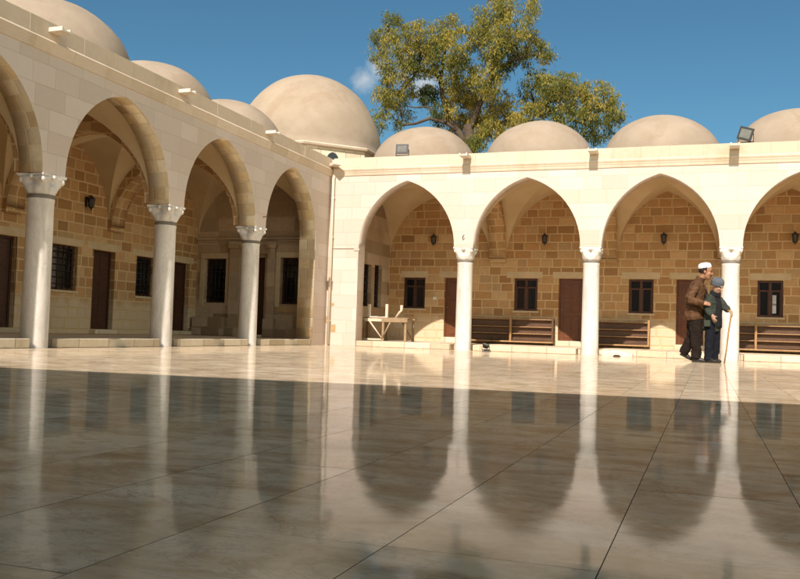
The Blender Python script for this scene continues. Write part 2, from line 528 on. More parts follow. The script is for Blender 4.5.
# --- columns
def make_column(parent, ztop):
    h0 = ztop-.36           # top of the shaft
    mb = MB()
    mb.lathe([(.197, 0), (.196, .1), (.192, h0*.45), (.186, h0-.05), (.192, h0-.035), (.192, h0)], n=28)
    col = mb.build('column', [MARB], parent)
    mb = MB(); mb.lathe([(.19, h0), (.196, h0+.004), (.197, h0+.05), (.19, h0+.055)], n=28)
    mb.build('neck_ring', [LEADM], col)
    mb = MB(); n = 48; rows = []
    z0 = h0+.055; H = ztop-z0
    lev = 14
    for i in range(lev+1):
        f = i/lev; z = z0+H*.84*f
        row = []
        for k in range(n):
            a = 2*PI*k/n + PI/n
            e = 2+7*f**1.6
            r = 1/((abs(math.cos(a))**e+abs(math.sin(a))**e)**(1/e))
            rr = .185 + (.228-.185)*f**1.5
            leaf = .020*abs(math.sin(4*a))*math.sin(PI*min(f*1.9, 1)) + .018*max(0, math.cos(4*a+PI))*math.sin(PI*max(0, (f-.35)/.65))
            hollow = -.05*max(0, math.cos(4*a))**2*math.sin(PI*max(0, (f-.5)/.5))
            q = r*rr+leaf+hollow
            row.append(Vector((q*math.cos(a), q*math.sin(a), z)))
        rows.append(row)
    mb.grid(rows, 0, True, True, caps=True)
    for sx in (-1, 1):
        for sy in (-1, 1):
            mb.ball((sx*.195, sy*.195, z0+H*.70), (.045, .045, .05), 10)
    for dx, dy in ((1, 0), (-1, 0), (0, 1), (0, -1)):
        mb.ball((dx*.222, dy*.222, z0+H*.84), (.036 if dy else .03, .036 if dx else .03, .035), 8)
    # abacus with concave sides
    rows = []
    for z, s in ((z0+H*.84, .94), (z0+H*.87, 1.0), (ztop-.004, 1.02)):
        row = []
        for side in range(4):
            for k in range(8):
                u = -1+2*k/8; x, y = u*.24, -.24+.028*(1-u*u)
                c, s_ = math.cos(side*PI/2), math.sin(side*PI/2)
                row.append(Vector((s*(x*c-y*s_), s*(x*s_+y*c), z)))
        rows.append(row)
    mb.grid(rows, 0, False, True, caps=True)
    mb.build('capital', [MARB], col)
    return col
c0 = make_column(back, ZS); c0.location = (PB[0], T/2, 0)
for x in PB[1:]:
    c = copy_tree(c0, back); c.location = (x, T/2, 0)
c0 = make_column(left, ZSL); c0.location = (-T/2, PLF[0], 0)
for k, y in enumerate(PLF[1:]):
    c = copy_tree(c0, left); c.location = (-T/2, y, 0); c.rotation_euler.z = (k+1)*PI/2

# --- iron hooks above the capitals
def hook(parent, loc, rz, mat):
    mb = MB()
    mb.tube([(0, .02, 0), (0, -.05, 0), (.015, -.075, .02), (.035, -.08, .055), (.05, -.07, .075)], [.011, .011, .011, .010, .006], 6)
    o = mb.build('iron_hook', [mat], parent); o.location = loc; o.rotation_euler.z = rz
hook(back, (3.512, 0, 2.684), 0, IRON)
hook(left, (0, -3.485, 2.77), PI/2, RUST)

# --- vaults: groin vault = higher of two pointed barrels
def vault_bay(mb, s0, s1, t0, t1, P, zs, za, flip=False):
    cs, hs = (s0+s1)/2, (s1-s0)/2; ct, ht = (t0+t1)/2, (t1-t0)/2
    N = 36
    Sx = [s0+(s1-s0)*(.5-.5*math.cos(PI*i/N)) for i in range(N+1)]
    def inv(z):      # offset from ct where the other barrel has the same height
        lo, hi = 0., ht
        for _ in range(50):
            m = (lo+hi)/2
            if arch_z(ct+m, ct, ht, zs, za) > z: lo = m
            else: hi = m
        return lo
    off = [inv(arch_z(x, cs, hs, zs, za)) for x in Sx]
    Tx = [ct-o if i <= N//2 else ct+o for i, o in enumerate(off)]
    Tx[0], Tx[N//2], Tx[N] = t0, ct, t1
    rows = [[P(x, t, max(arch_z(x, cs, hs, zs, za), arch_z(t, ct, ht, zs, za))) for t in Tx] for x in Sx]
    for i in range(N):
        for j in range(N):
            q = [rows[i][j], rows[i][j+1], rows[i+1][j+1], rows[i+1][j]]
            if i == j: T_ = [(q[0], q[1], q[2]), (q[0], q[2], q[3])]
            elif i+j == N-1: T_ = [(q[0], q[1], q[3]), (q[1], q[2], q[3])]
            else: T_ = [q]
            for f in T_: mb.face(list(reversed(f)) if flip else f, None, 0, False)
def transverse(mb, sc, w, t0, t1, P, zs, za, ztop):
    prof = arch_profile((t0+t1)/2, (t1-t0)/2-.10, zs, za)
    prof = [(t0, zs)]+prof+[(t1, zs)]
    Q = lambda s, t, z: P(sc-w+t, s, z)
    arch_slab(mb, Q, prof, 0, 2*w, ztop, 0, 0, 0)
    # corbel under the wall end
    a, b = P(sc-w, t1-.10, zs-.10), P(sc+w, t1, zs)
    lo = [min(a[k], b[k]) for k in range(3)]; hi = [max(a[k], b[k]) for k in range(3)]
    mb.box(lo[0], hi[0], lo[1], hi[1], lo[2], hi[2])
mv = MB()
starts = [.312]+[c+PW for c in PB[:-1]]
for a, c in zip(starts, PB):
    vault_bay(mv, a, c-PW, T, D, Pb, 2.5, 4.30)
v = mv.build('vault', [VAULT], back)
for c in PB:
    mt = MB(); transverse(mt, c, PW, T, D, Pb, 2.5, 3.98, 4.5); mt.build('cross_arch', [ASHV], back)
mv = MB()
lst = [(-DL*0-.10-.0, PLF[0]+PW)]
bays = [(PLF[0]+PW, -.10)]+[(PLF[j+1]+PW, PLF[j]-PW) for j in range(3)]
for a, b in bays: vault_bay(mv, a, b, T, DL, Pl, 2.56, 4.30, True)
mv.build('vault', [VAULT], left)
for c in PLF:
    mt = MB(); transverse(mt, c, PW, T, DL, Pl, 2.56, 3.98, 4.5); mt.build('cross_arch', [ASHV], left)

# --- gallery floors with the notched step
def gallery(parent, P, s0, s1, cols, t1, nw=.29):
    mb = MB(); s = s0
    def bx(a, b, ta, tb):
        x = [P(a, ta, 0), P(b, tb, GZ)]
        lo = [min(x[0][k], x[1][k]) for k in range(3)]; hi = [max(x[0][k], x[1][k]) for k in range(3)]
        mb.box(lo[0], hi[0], lo[1], hi[1], -.05, hi[2], skip='b')
    bx(s0, s1, T+.02, t1)
    for c in sorted(cols):
        if c-nw > s: bx(s, c-nw, .03, T+.02)
        s = c+nw
    if s < s1-.05: bx(s, s1, .03, T+.02)
    mb.build('gallery_step', [STEP], parent, bevel=.012)
gallery(back, Pb, .822, BEND, PB, D+.3)
gallery(left, Pl, LEND, -.789, PLF, DL+.3, .28)

# --- openings
def window_unit(parent, P, a, b, c, d, frame, style='casement', depth=.12, pane_light=False, lint=None, sill=True):
    """frame + pane set in a recess whose face is t=0; P(u,t,z)"""
    def B(mb, u0, u1, t0, t1, z0, z1):
        x = [P(u0, t0, z0), P(u1, t1, z1)]
        lo = [min(x[0][k], x[1][k]) for k in range(3)]; hi = [max(x[0][k], x[1][k]) for k in range(3)]
        mb.box(*[q for k in range(3) for q in (lo[k], hi[k])])
    f = MB(); w = .055
    t0, t1 = depth-.07, depth
    B(f, a, a+w, t0, t1, c, d); B(f, b-w, b, t0, t1, c, d)
    B(f, a+w, b-w, t0, t1, c, c+w); B(f, a+w, b-w, t0, t1, d-w, d)
    m = (a+b)/2
    if style == 'casement':
        B(f, m-.035, m+.035, t0+.008, t1, c+w, d-w)
        zt = c+(d-c)*.72
        B(f, a+w, m-.035, t0+.015, t1, zt-.022, zt+.022); B(f, m+.035, b-w, t0+.015, t1, zt-.022, zt+.022)
        for u0, u1 in ((a+w, m-.035), (m+.035, b-w)):
            B(f, u0, u0+.022, t0+.02, t1, c+w, zt-.022); B(f, u1-.022, u1, t0+.02, t1, c+w, zt-.022)
    win = f.build('window', [frame], parent, bevel=.004)
    g = MB()
    q = [P(a+w*.5, t1-.012, c+w*.5), P(b-w*.5, t1-.012, c+w*.5), P(b-w*.5, t1-.012, d-w*.5), P(a+w*.5, t1-.012, d-w*.5)]
    g.face(q); g.build('pane', [GLASS], win)
    if style == 'grille':
        g = MB(); n = 5
        for k in range(1, n):
            u = a+(b-a)*k/n
            g.tube([P(u, t0-.02, c), P(u, t0-.02, d)], .010, 6)
        nz = 7
        for k in range(1, nz):
            z = c+(d-c)*k/nz
            g.tube([P(a, t0-.02, z), P(b, t0-.02, z)], .009, 6)
        g.build('iron_grille', [IRON], win)
    if pane_light:  # painted brightness: pale strips standing in for light in the glass
        g = MB()
        z0, z1 = c+.10, c+.56
        for u0, u1 in ((m+.045, m+.145),):
            for zz0, zz1 in ((z0, z0+.20), (z0+.215, z0+.23), (z0+.245, z1)):
                B(g, u0, u1, t0+.03, t0+.05, zz0, zz1)
        B(g, m+.245, m+.262, t0+.03, t0+.05, z0+.2, z1)
        g.build('painted_pane_light', [PANE_LIGHT], win)
    if lint:
        g = MB(); B(g, lint[0], lint[1], -.004, .05, lint[2], lint[3]); g.build('lintel', [LINT], win)
    if sill:
        g = MB(); B(g, a-.04, b+.04, -.035, .03, c-.055, c-.002); g.build('sill', [LINT], win, bevel=.006)
    return win

def door_unit(parent, P, a, b, c, d, mat, depth=.11, lint=None, step=True):
    def B(mb, u0, u1, t0, t1, z0, z1):
        x = [P(u0, t0, z0), P(u1, t1, z1)]
        lo = [min(x[0][k], x[1][k]) for k in range(3)]; hi = [max(x[0][k], x[1][k]) for k in range(3)]
        mb.box(*[q for k in range(3) for q in (lo[k], hi[k])])
    f = MB(); t0, t1 = depth-.05, depth
    B(f, a+.045, b-.045, t0+.012, t1, c, d-.045)
    w = .085; H = d-c
    for z0, z1 in ((c+.08, c+H*.40), (c+H*.46, c+H*.62), (c+H*.68, d-.13)):
        for u0, u1 in ((a+.045+w, (a+b)/2-.02), ((a+b)/2+.02, b-.045-w)):
            B(f, u0, u1, t0, t0+.014, z0, z1)
    door = f.build('door', [mat], parent, bevel=.008)
    g = MB(); B(g, a, a+.045, t0-.01, t1, c, d); B(g, b-.045, b, t0-.01, t1, c, d); B(g, a+.045, b-.045, t0-.01, t1, d-.045, d)
    g.build('door_frame', [mat], door, bevel=.004)
    g = MB()
    p = P(a+.085, t0-.02, c+H*.5)
    g.ball(p, .022, 8); g.tube([P(a+.085, t0+.02, c+H*.5), p], .009, 6)
    g.build('handle', [GREYM], door)
    if step:
        g = MB(); B(g, a-.03, b+.03, -.16, depth+.02, GZ, c-.004); g.build('threshold', [STEP], door, bevel=.01)
    if lint:
        g = MB(); B(g, lint[0], lint[1], -.004, .05, lint[2], lint[3]); g.build('lintel', [LINT], door)
    return door

# back inner wall (plane Y = D, facing -Y)
PbW = lambda u, t, z: Vector((u, D+t, z))
WINS = [(.762, 1.413, 1.076, 1.96), (4.005, 4.653, 1.076, 1.968), (7.086, 7.715, 1.076, 1.975), (10.249, 10.853, 1.05, 1.975), (13.3, 13.95, 1.07, 1.97)]
DOORS = [(1.998, 2.68, .285, 1.965), (5.234, 5.914, .285, 1.975), (8.29, 8.97, .285, 1.98), (11.4, 12.08, .285, 1.98), (14.5, 15.15, .285, 1.98)]
mb = MB(); holed_wall(mb, PbW, .312, BEND, 0, 4.5, WINS+DOORS, .14)
mb.build('inner_wall', [ASH], back)
for i, (a, b, c, d) in enumerate(WINS):
    l, r = [(.664, 1.49), (3.788, 4.783), (6.901, 7.876), (10.07, 11.027), (13.1, 14.1)][i]
    window_unit(back, PbW, a, b, c, d, BLACKWOOD if i == 0 else WINWOOD, 'casement', .13, i == 3, (l, r, d+.012, d+.185), True)
for i, (a, b, c, d) in enumerate(DOORS):
    door_unit(back, PbW, a, b, c, d, DARKWOOD, .12, (a-.17, b+.14, d+.012, d+.18))
# room side wall in the corner bay (plane X = .312, facing +X)
PsW = lambda u, t, z: Vector((.312-t, u, z))
mb = MB(); SW = [(1.66, 2.26, 1.05, 2.2), (2.50, 3.06, 1.05, 2.24)]
holed_wall(mb, PsW, T, D, 0, 4.5, SW, .2); mb.build('side_wall', [ENDW], back)
for a, b, c, d in SW: window_unit(back, PsW, a, b, c, d, BLACKWOOD, 'grille', .17, False, None, False)
# wall switch box, downpipe, string course on the corner pier
mb = MB(); mb.box(1.66, 1.76, D-.03, D-.002, 1.33, 1.42); mb.build('switch_box', [WHITEP], back, bevel=.008)
mb = MB(); mb.tube([(.10, -.06, 0.02), (.10, -.06, 4.2), (.10, -.03, 4.26)], .036, 10)
for z in (.6, 1.6, 2.7, 3.7): mb.box(.055, .145, -.07, 0, z, z+.03)
mb.build('downpipe', [PIPE], back)
mb = MB(); mb.box(.14, .83, -.022, .002, 2.43, 2.475); mb.box(.70, .845, -.02, .06, 2.38, 2.43); mb.build('string_course', [LIME], back, bevel=.006)
for q in ((.002, .06, -.004, .1, .55, .72), (.14, .27, -.003, .1, .33, .52), (.14, .21, -.003, .1, .98, 1.06)):
    mb = MB(); mb.box(*q); mb.build('repair_stone', [BROWNST], back)

# left inner wall (plane X = -DL, facing +X)
PlW = lambda u, t, z: Vector((-DL-t, u, z))
LW = [(-5.62, -4.762, 1.05, 2.0), (-2.70, -1.988, 1.05, 2.0), (-8.76, -7.95, 1.05, 2.0)]
LD = [(-4.246, -3.494, .24, 2.0), (-1.207, -.441, .24, 1.985), (-7.3, -6.51, .24, 2.02), (-10.4, -9.7, .24, 2.0)]
mb = MB(); holed_wall(mb, PlW, LEND, 0., 0, 4.5, LW+LD, .2); mb.build('inner_wall', [ASH], left)
for a, b, c, d in LW: window_unit(left, PlW, a, b, c, d, BLACKWOOD, 'grille', .17, False, (a-.15, b+.14, d+.01, d+.16), True)
for a, b, c, d in LD: door_unit(left, PlW, a, b, c, d, BLACKWOOD, .18, (a-.22, b+.17, d+.01, d+.17))
# end wall with portal (plane Y = -.10, facing -Y)
PeW = lambda u, t, z: Vector((u, -.10+t, z))
EW = [(-3.50, -2.86, 1.0, 2.16), (-1.27, -.62, 1.0, 2.19)]
ED = [(-2.30, -1.72, .2, 2.2)]
mb = MB(); holed_wall(mb, PeW, -DL, -.02, 0, 4.5, EW+ED, .3); mb.build('end_wall', [ENDW], left)
for a, b, c, d in EW: window_unit(left, PeW, a, b, c, d, BLACKWOOD, 'grille', .2, False, None, False)
for (a, b, c, d) in EW:
    mb = MB()
    mb.box(a-.13, b+.13, -.10-.03, -.10+.002, d+.002, d+.15)
    mb.box(a-.13, a, -.13, -.098, c-.08, d); mb.box(b, b+.13, -.13, -.098, c-.08, d)
    mb.build('window_surround', [LINT], left, bevel=.01)
mb = MB(); mb.box(-1.36, -.46, -.125, -.098, .80, .94); mb.build('brown_sill_stone', [BROWNST], left)
door_unit(left, PeW, *ED[0], BLACKWOOD, .26, None)
mb = MB()
for a, b in ((-2.72, -2.40), (-1.62, -1.40)):
    mb.box(a, b, -.20, -.101, .14, 2.5); mb.box(a-.05, b+.05, -.24, -.101, .14, .62); mb.box(a-.03, b+.03, -.24, -.101, 2.42, 2.6)
mb.box(-2.40, -1.62, -.17, -.101, 2.28, 2.6)
mb.box(-DL+.01, -.44, -.19, -.099, 2.65, 2.71); mb.box(-DL+.01, -.44, -.15, -.099, 2.60, 2.65)
mb.build('portal_surround', [ENDW], left, bevel=.012)
mb = MB(); mb.box(-3.62, -2.78, -.48, -.12, GZ, .34); mb.box(-3.68, -2.76, -.36, -.10, .34, .62); mb.build('stone_ledge', [ENDW], left, bevel=.015)

# --- roof slabs, rear and end closing walls
mb = MB(); mb.box(.2, BEND, .25, D+.3, 4.5, 4.58); mb.build('roof', [DOME], back)
mb = MB(); mb.box(-DL-.3, -.25, LEND, -.02, 4.5, 4.58); mb.build('roof', [DOME], left)
mb = MB(); mb.box(.32, BEND, D+.2, D+.5, 0, 4.72); mb.box(BEND, BEND+.3, 0, D+.5, 0, 4.72); mb.build('rear_wall', [LIME], back)
mb = MB(); mb.box(-DL-.6, -DL-.3, LEND, -.1, 0, 4.72); mb.box(-DL-.6, 0, LEND-.3, LEND, 0, 4.72); mb.build('rear_wall', [LIME], left)

# --- small domes on the roofs
def dome(parent, c, r, h, z0, drum=.12, n=56):
    mb = MB()
    pf = [(r+.03, 0), (r+.03, drum), (r, drum+.02)]
    for i in range(1, 19):
        a = PI/2*i/18
        pf.append((max(r*math.cos(a)**.96, .004), drum+.02+h*math.sin(a)))
    mb.lathe(pf, n=n)
    # a hand-plastered surface is never true
    for i, p in enumerate(mb.v):
        k = mnoise.noise(Vector((p.x*1.1+c[0]*3.1, p.y*1.1+c[1]*2.7, p.z*1.1)))*.022
        mb.v[i] = p + Vector((p.x, p.y, p.z*.6)).normalized()*k
    o = mb.build('dome', [DOME], parent); o.location = (c[0], c[1], z0)
    return o
for i, x in enumerate([2.05]+[(PB[k]+PB[k+1])/2 for k in range(4)]):
    dome(back, (x-(.2 if i == 0 else .08), 1.95), 1.41, 1.16, 4.56)
for k, y in enumerate([-1.72, -4.80, -7.88, -11.0]):
    dome(left, (-2.05, y), 1.38 if k < 2 else 1.5, 1.16 if k < 2 else 1.34, 4.56)

# --- rain spouts
def spout(parent, loc, rz, L=.40):
    mb = MB(); w = .10
    mb.box(-w, w, -L, .05, 0, .025); mb.box(-w, -w+.035, -L, .05, .025, .065); mb.box(w-.035, w, -L, .05, .025, .065)
    o = mb.build('rain_spout', [SPOUT], parent, bevel=.006); o.location = loc; o.rotation_euler.z = rz
for x in PB: spout(back, (x+.04, -.02, 4.59), 0)
for y in (-3.45, -6.75, -10.05, -13.2): spout(left, (.02, y, 4.57), PI/2, .24)
spout(left, (.03, -.03, 4.50), PI/4, .42)

# ---------------------------------------------------------------- domed hall behind the corner
hall = thing('domed_hall', 'large smooth plaster dome on an octagonal stone drum rising behind the corner', 'building', (-1.98, 2.75, 0))
mb = MB(); a = 2.12
def octa(a, z): return [Vector((a/math.cos(PI/8)*math.cos(PI/8+k*PI/4), a/math.cos(PI/8)*math.sin(PI/8+k*PI/4), z)) for k in range(8)]
def ring(mb, rows, m=0):
    for r0, r1 in zip(rows, rows[1:]):
        for k in range(8):
            p, q = r0[k], r0[(k+1) % 8]; L = (q-p).length
            mb.face([p, q, r1[(k+1) % 8], r1[k]], [(k*L, p.z), (k*L+L, p.z), (k*L+L, r1[k].z), (k*L, r1[k].z)], m)
ring(mb, [octa(a, 4.5), octa(a, 5.28)]); mb.build('drum', [LIME2], hall)
mb = MB(); mb.box(-a, a-.32, -a-.25, a+.2, 0, 4.58); mb.build('wall', [LIME], hall)
mb = MB(); ring(mb, [octa(a, 5.27), octa(a+.09, 5.29), octa(a+.11, 5.34), octa(a+.06, 5.375), octa(a-.3, 5.40)]); mb.build('eave', [TRIM], hall)
o = dome(hall, (0, 0), 2.12, 2.33, 5.36, .02, 72)
# arched window in the south-east face of the drum
mb = MB()
M = Matrix.Rotation(PI/4, 4, 'Z') @ Matrix.Translation((0, -a, 0))
pf = arch_profile(-.05, .17, 4.96, 5.16, 8)
for (s0, z0), (s1, z1) in zip(pf, pf[1:]):
    mb.face([M @ Vector((s0, -.006, 4.7)), M @ Vector((s1, -.006, 4.7)), M @ Vector((s1, -.006, z1)), M @ Vector((s0, -.006, z0))])
mb.build('window', [GLASS], hall)

# ---------------------------------------------------------------- prayer hall behind the viewer (casts the big shadow)
SUN_EL, SUN_AZ = math.radians(42), math.radians(-1.8)   # travel direction measured from +Y
ph = thing('prayer_hall', 'tall plain stone prayer hall across the courtyard, behind the viewpoint', 'building', (6, -21, 0))
te = math.tan(SUN_EL)
mb = MB()
# roof line swings a little, so its shadow edge runs askew over the floor
hz0 = (21-13.95)*te; 
Mh = Matrix.Rotation(.11, 4, 'Z')
mb.box(-16, 22, -9, -.2, 0, hz0-.02, M=Mh)
mb.build('wall', [LIME], ph)
mb = MB(); mb.box(-16, 22, -.45, -.08, hz0-.25, hz0, M=Mh); mb.build('coping', [TRIM], ph)

# ---------------------------------------------------------------- ground and polished floor
mb = MB(); mb.face([(-900, -900, -.03), (900, -900, -.03), (900, 900, -.03), (-900, 900, -.03)])
g = mb.build('ground', [SAND]); tag(g, kind='structure')
mb = MB(); mb.face([(-.5, -24, -.010), (18, -24, -.010), (18, .6, -.010), (-.5, .6, -.010)], m=1)
rng = random.Random(11); w = .4045; x0 = 7.664-19*w
fixed = {19: -18.97, 20: -18.565, 21: -17.33, 22: -17.66, 18: -17.2, 23: -18.35}
gp = .0011
for k in range(0, 45):
    xa = x0+k*w; xb = xa+w
    L = 1.23
    ph0 = fixed.get(k, -18-rng.random()*L)
    y = ph0 - L*math.ceil((ph0+24)/L)
    while y < .45:
        ya, yb = max(y, -24), min(y+L, .45)
        if yb-ya > .02:
            tx, ty = rng.gauss(0, .0003), rng.gauss(0, .0003)
            cx, cy = (xa+xb)/2, (ya+yb)/2
            def Z(px, py): return (px-cx)*tx + (py-cy)*ty
            v = rng.random()
            q = [(xa+gp, ya+gp), (xb-gp, ya+gp), (xb-gp, yb-gp), (xa+gp, yb-gp)]
            top = [Vector((px, py, Z(px, py))) for px, py in q]
            mb.face(top, None, 0, val=v)
            for i in range(4):
                p, r = top[i], top[(i+1) % 4]
                mb.face([Vector((p.x, p.y, -.010)), Vector((r.x, r.y, -.010)), r, p], None, 1)
        y += L
fl = mb.build('courtyard_floor', [FLOOR, GROUT], merge=False); tag(fl, kind='structure')

# ---------------------------------------------------------------- wall lanterns
def lantern(name, label, loc, rz, grp='wall lanterns under the arches'):
    t = thing(name, label, 'lantern', loc, rz, grp)
    mb = MB(); mb.box(-.035, .035, -.012, 0, -.10, .12); mb.tube([(0, -.01, .06), (0, -.07, .13), (0, -.13, .15), (0, -.14, .13)], .011, 6); mb.build('bracket', [IRON], t)
    mb = MB()
    n = 6; c = (0, -.14, 0)
    mb.lathe([(.012, .135), (.03, .12), (.045, .105), (.088, .075), (.09, .065), (.072, .06)], c, n)
    mb.lathe([(.05, -.125), (.058, -.115), (.056, -.10)], c, n, caps=True)
    mb.lathe([(.004, -.19), (.014, -.17), (.02, -.15), (.05, -.125)], c, n)
    for k in range(n):
        a = 2*PI*k/n
        mb.tube([(.055*math.cos(a), -.14+.055*math.sin(a), -.11), (.072*math.cos(a), -.14+.072*math.sin(a), .062)], .006, 5)
    mb.build('lantern_cage', [IRON], t)
    mb = MB(); mb.lathe([(.050, -.105), (.066, .058)], c, n); mb.build('glass', [plain('lantern_glass', (.10, .09, .075), .15, 0, .6)], t)
    return t
ln = lantern('wall_lantern', 'black wall lantern under the corner arch above the trestle table', (1.66, D, 3.05), 0)
for x, lab in ((4.84, 'black wall lantern above the window behind the arch with the small floor floodlight'),
               (7.96, 'black wall lantern under the arch left of the two walking men'),
               (11.10, 'black wall lantern at the right edge of the photo, right of the two men')):
    c = copy_tree(ln); c.location = (x, D, 3.055); c['label'] = lab
c = copy_tree(ln); c.location = (-DL, -4.58, 3.0); c.rotation_euler.z = PI/2; c['label'] = 'black wall lantern on the shaded left wing wall'

# ---------------------------------------------------------------- benches against the back wall
def bench(label, x0, x1, posts, ztop=.86):
    t = thing('wooden_bench', label, 'bench', ((x0+x1)/2, D-.3, GZ), 0, 'low wooden benches along the back wall')
    cx = (x0+x1)/2; L = (x1-x0)/2
    s = MB(); s.box(-L, L, -.26, .20, .065, .105); s.build('seat', [EDGEW], t, bevel=.006)
    s = MB(); s.box(-L, L, .16, .185, .12, ztop-GZ-.035); s.build('back_panel', [BENCHW], t)
    for z in (ztop-.03, .635, .45):
        s = MB(); s.box(-L, L, .06, .16, z-GZ-.018, z-GZ+.004); s.build('rail', [EDGEW], t, bevel=.004)
    for p in posts:
        s = MB(); s.box(p-cx-.028, p-cx+.028, -.02, .055, 0, ztop-GZ+.03); s.build('post', [BENCHW if p != posts[1 % len(posts)] else EDGEW], t, bevel=.005)
    return t
bench('long brown wooden bench behind the small floor floodlight, left of a closed door', 2.80, 5.17, [2.83, 3.99, 5.14], .87)
bench('brown wooden bench under the window between the second column and the sunlit wall patch', 5.95, 7.66, [5.98, 7.63], .86)
bench('brown wooden bench under the window with light painted on its panes, right of the walking men', 9.30, 11.40, [9.33, 10.21, 11.37], .86)

# ---------------------------------------------------------------- trestle table in the corner bay
tt = thing('trestle_table', 'rough wooden trestle table with upright timbers in the corner bay', 'table', (1.2, 1.2, GZ))
mb = MB()
for k in range(4):
    mb.box(-.72+.02*(k % 2), .70-.03*(k % 3), -.33+k*.165, -.33+k*.165+.15, .565, .60, M=Matrix.Rotation(.01*(k-1.5), 4, 'Y'))
mb.build('tabletop', [OLDW], tt, bevel=.004)
mb = MB(); mb.box(-.70, -.02, -.36, -.335, .50, .57); mb.build('apron', [PALEW], tt)
mb = MB(); mb.box(-.02, .68, -.36, -.335, .49, .60); mb.build('apron', [OLDW], tt)
for x, y in ((-.66, -.30), (.02, -.32), (.62, -.30), (-.66, .30), (.62, .30)):
    mb = MB(); mb.box(x-.03, x+.03, y-.03, y+.03, 0, .565); mb.build('leg', [OLDW], tt, bevel=.004)
for p, q, mt_ in (((-.48, -.37, .54), (-.66, -.345, .06), OLDW), ((-.34, -.375, .50), (.0, -.37, .08), PALEW), ((.30, .28, .54), (.60, .28, .06), OLDW), ((.22, -.34, .50), (.03, -.36, .1), OLDW)):
    mb = MB(); mb.tube([p, q], (.022), 4); mb.build('brace', [mt_], tt)
mb = MB(); mb.box(-.72, .05, -.34, -.28, .02, .06); mb.build('stretcher', [PALEW], tt)
for x, z in ((-.43, .94), (.06, .95)):
    mb = MB(); mb.box(x-.035, x+.035, -.22, -.15, .60, z); mb.build('upright', [PALEW], tt, bevel=.004)
mb = MB(); mb.tube([(.31, -.2, .60), (.42, -.2, .76), (.46, -.2, .79), (.46, -.2, .93)], [.034, .034, .036, .038], 6); mb.build('upright', [PALEW], tt)
cl = MB()
rows = []
for i in range(9):
    rows.append([Vector((-.3+.075*i, -.25+.05*j, .604+.035*max(0, mnoise.noise(Vector((i*.5, j*.7, 3.3))))+(.02 if 0 < j < 5 else 0))) for j in range(6)])
cl.grid(rows); o = cl.build('cloth', [fabric('pale_cloth', (.62, .58, .5))]); o.location = (1.0, 1.2, GZ)
tag(o, 'crumpled pale cloth lying on the trestle table', 'cloth')

# ---------------------------------------------------------------- floodlights
def floodlight(name, label, loc, rz, tilt, size=(.31, .235, .14), roll=0, grp='floodlights on the parapet'):
    t = thing(name, label, 'floodlight', loc, rz, grp)
    w, h, d = size
    mb = MB(); mb.box(-.08, .08, -.06, .06, 0, .02); mb.box(-w/2-.012, -w/2, -.02, .02, .05, .05+h*.6); mb.box(w/2, w/2+.012, -.02, .02, .05, .05+h*.6); mb.box(-w/2-.012, w/2+.012, -.02, .02, .03, .05); mb.box(-.03, .03, -.03, .03, .02, .03)
    br = mb.build('bracket', [IRON], t)
    M = Matrix.Translation((0, 0, .05+h*.6)) @ Matrix.Rotation(roll, 4, 'Y') @ Matrix.Rotation(tilt, 4, 'X')
    mb = MB()
    rows = []
    for y, s in ((-d*.5, 1.), (-d*.42, 1.02), (-d*.2, 1.0), (d*.25, .72), (d*.5, .45)):
        rows.append([M @ Vector((a*w/2*s, y, b*h/2*s)) for a, b in ((-1, -1), (1, -1), (1, 1), (-1, 1))])
    mb.grid(rows, 0, False, True, caps=True)
    for k in range(5):
        x = -w*.3+k*w*.15
        mb.box(x-.006, x+.006, d*.1, d*.55, -h*.3, h*.3, M=M)
    hd = mb.build('housing', [IRON], t)
    mb = MB(); mb.face([M @ Vector((a*w*.37, -d*.51, b*h*.34)) for a, b in ((-1, -1), (1, -1), (1, 1), (-1, 1))]); mb.build('lens', [FGLASS], hd)
    return t
floodlight('floodlight', 'black floodlight upright on the parapet in front of the leftmost small dome', (1.86, .12, ZC), .12, -.10)
floodlight('floodlight', 'black floodlight tilted sideways on the parapet at upper right', (9.80, .12, ZC), -.2, .05, (.30, .28, .14), .32)
p = at(485.5, 351.5, -.18)
floodlight('floor_floodlight', 'small grey floodlight standing on the floor by the step', (p.x, -.18, .0), .3, -1.15, (.16, .12, .09), .25, None)

# ---------------------------------------------------------------- fallen stone slab by the step
mb = MB(); N = 14
rows = []
for i in range(N+1):
    f = i/N; x = 6.86+.66*f
    hh = .125*(.55+.45*math.sin(PI*min(1, .12+f*.95))) + .012*mnoise.noise(Vector((f*6, 1, 0)))
    y0 = -.34-.05*math.sin(PI*f)+.02*mnoise.noise(Vector((f*5, 4, 0))); y1 = -.06
    zb = .035 if .40 < f < .58 else .001
    rows.append([Vector((x, y0+.01, zb)), Vector((x, y0, hh*.7)), Vector((x, y0+.05, hh)), Vector((x, y1, hh*.95)), Vector((x, y1, .001))])
mb.grid(rows, 0, False, True, caps=True)
sl = mb.build('stone_slab', [LINTW if 'LINTW' in globals() else plaster('white_stone', (.62, .56, .46), (.72, .66, .56), 5, None, .5)])
tag(sl, 'broken white stone slab lying on the floor against the step', 'stone slab')

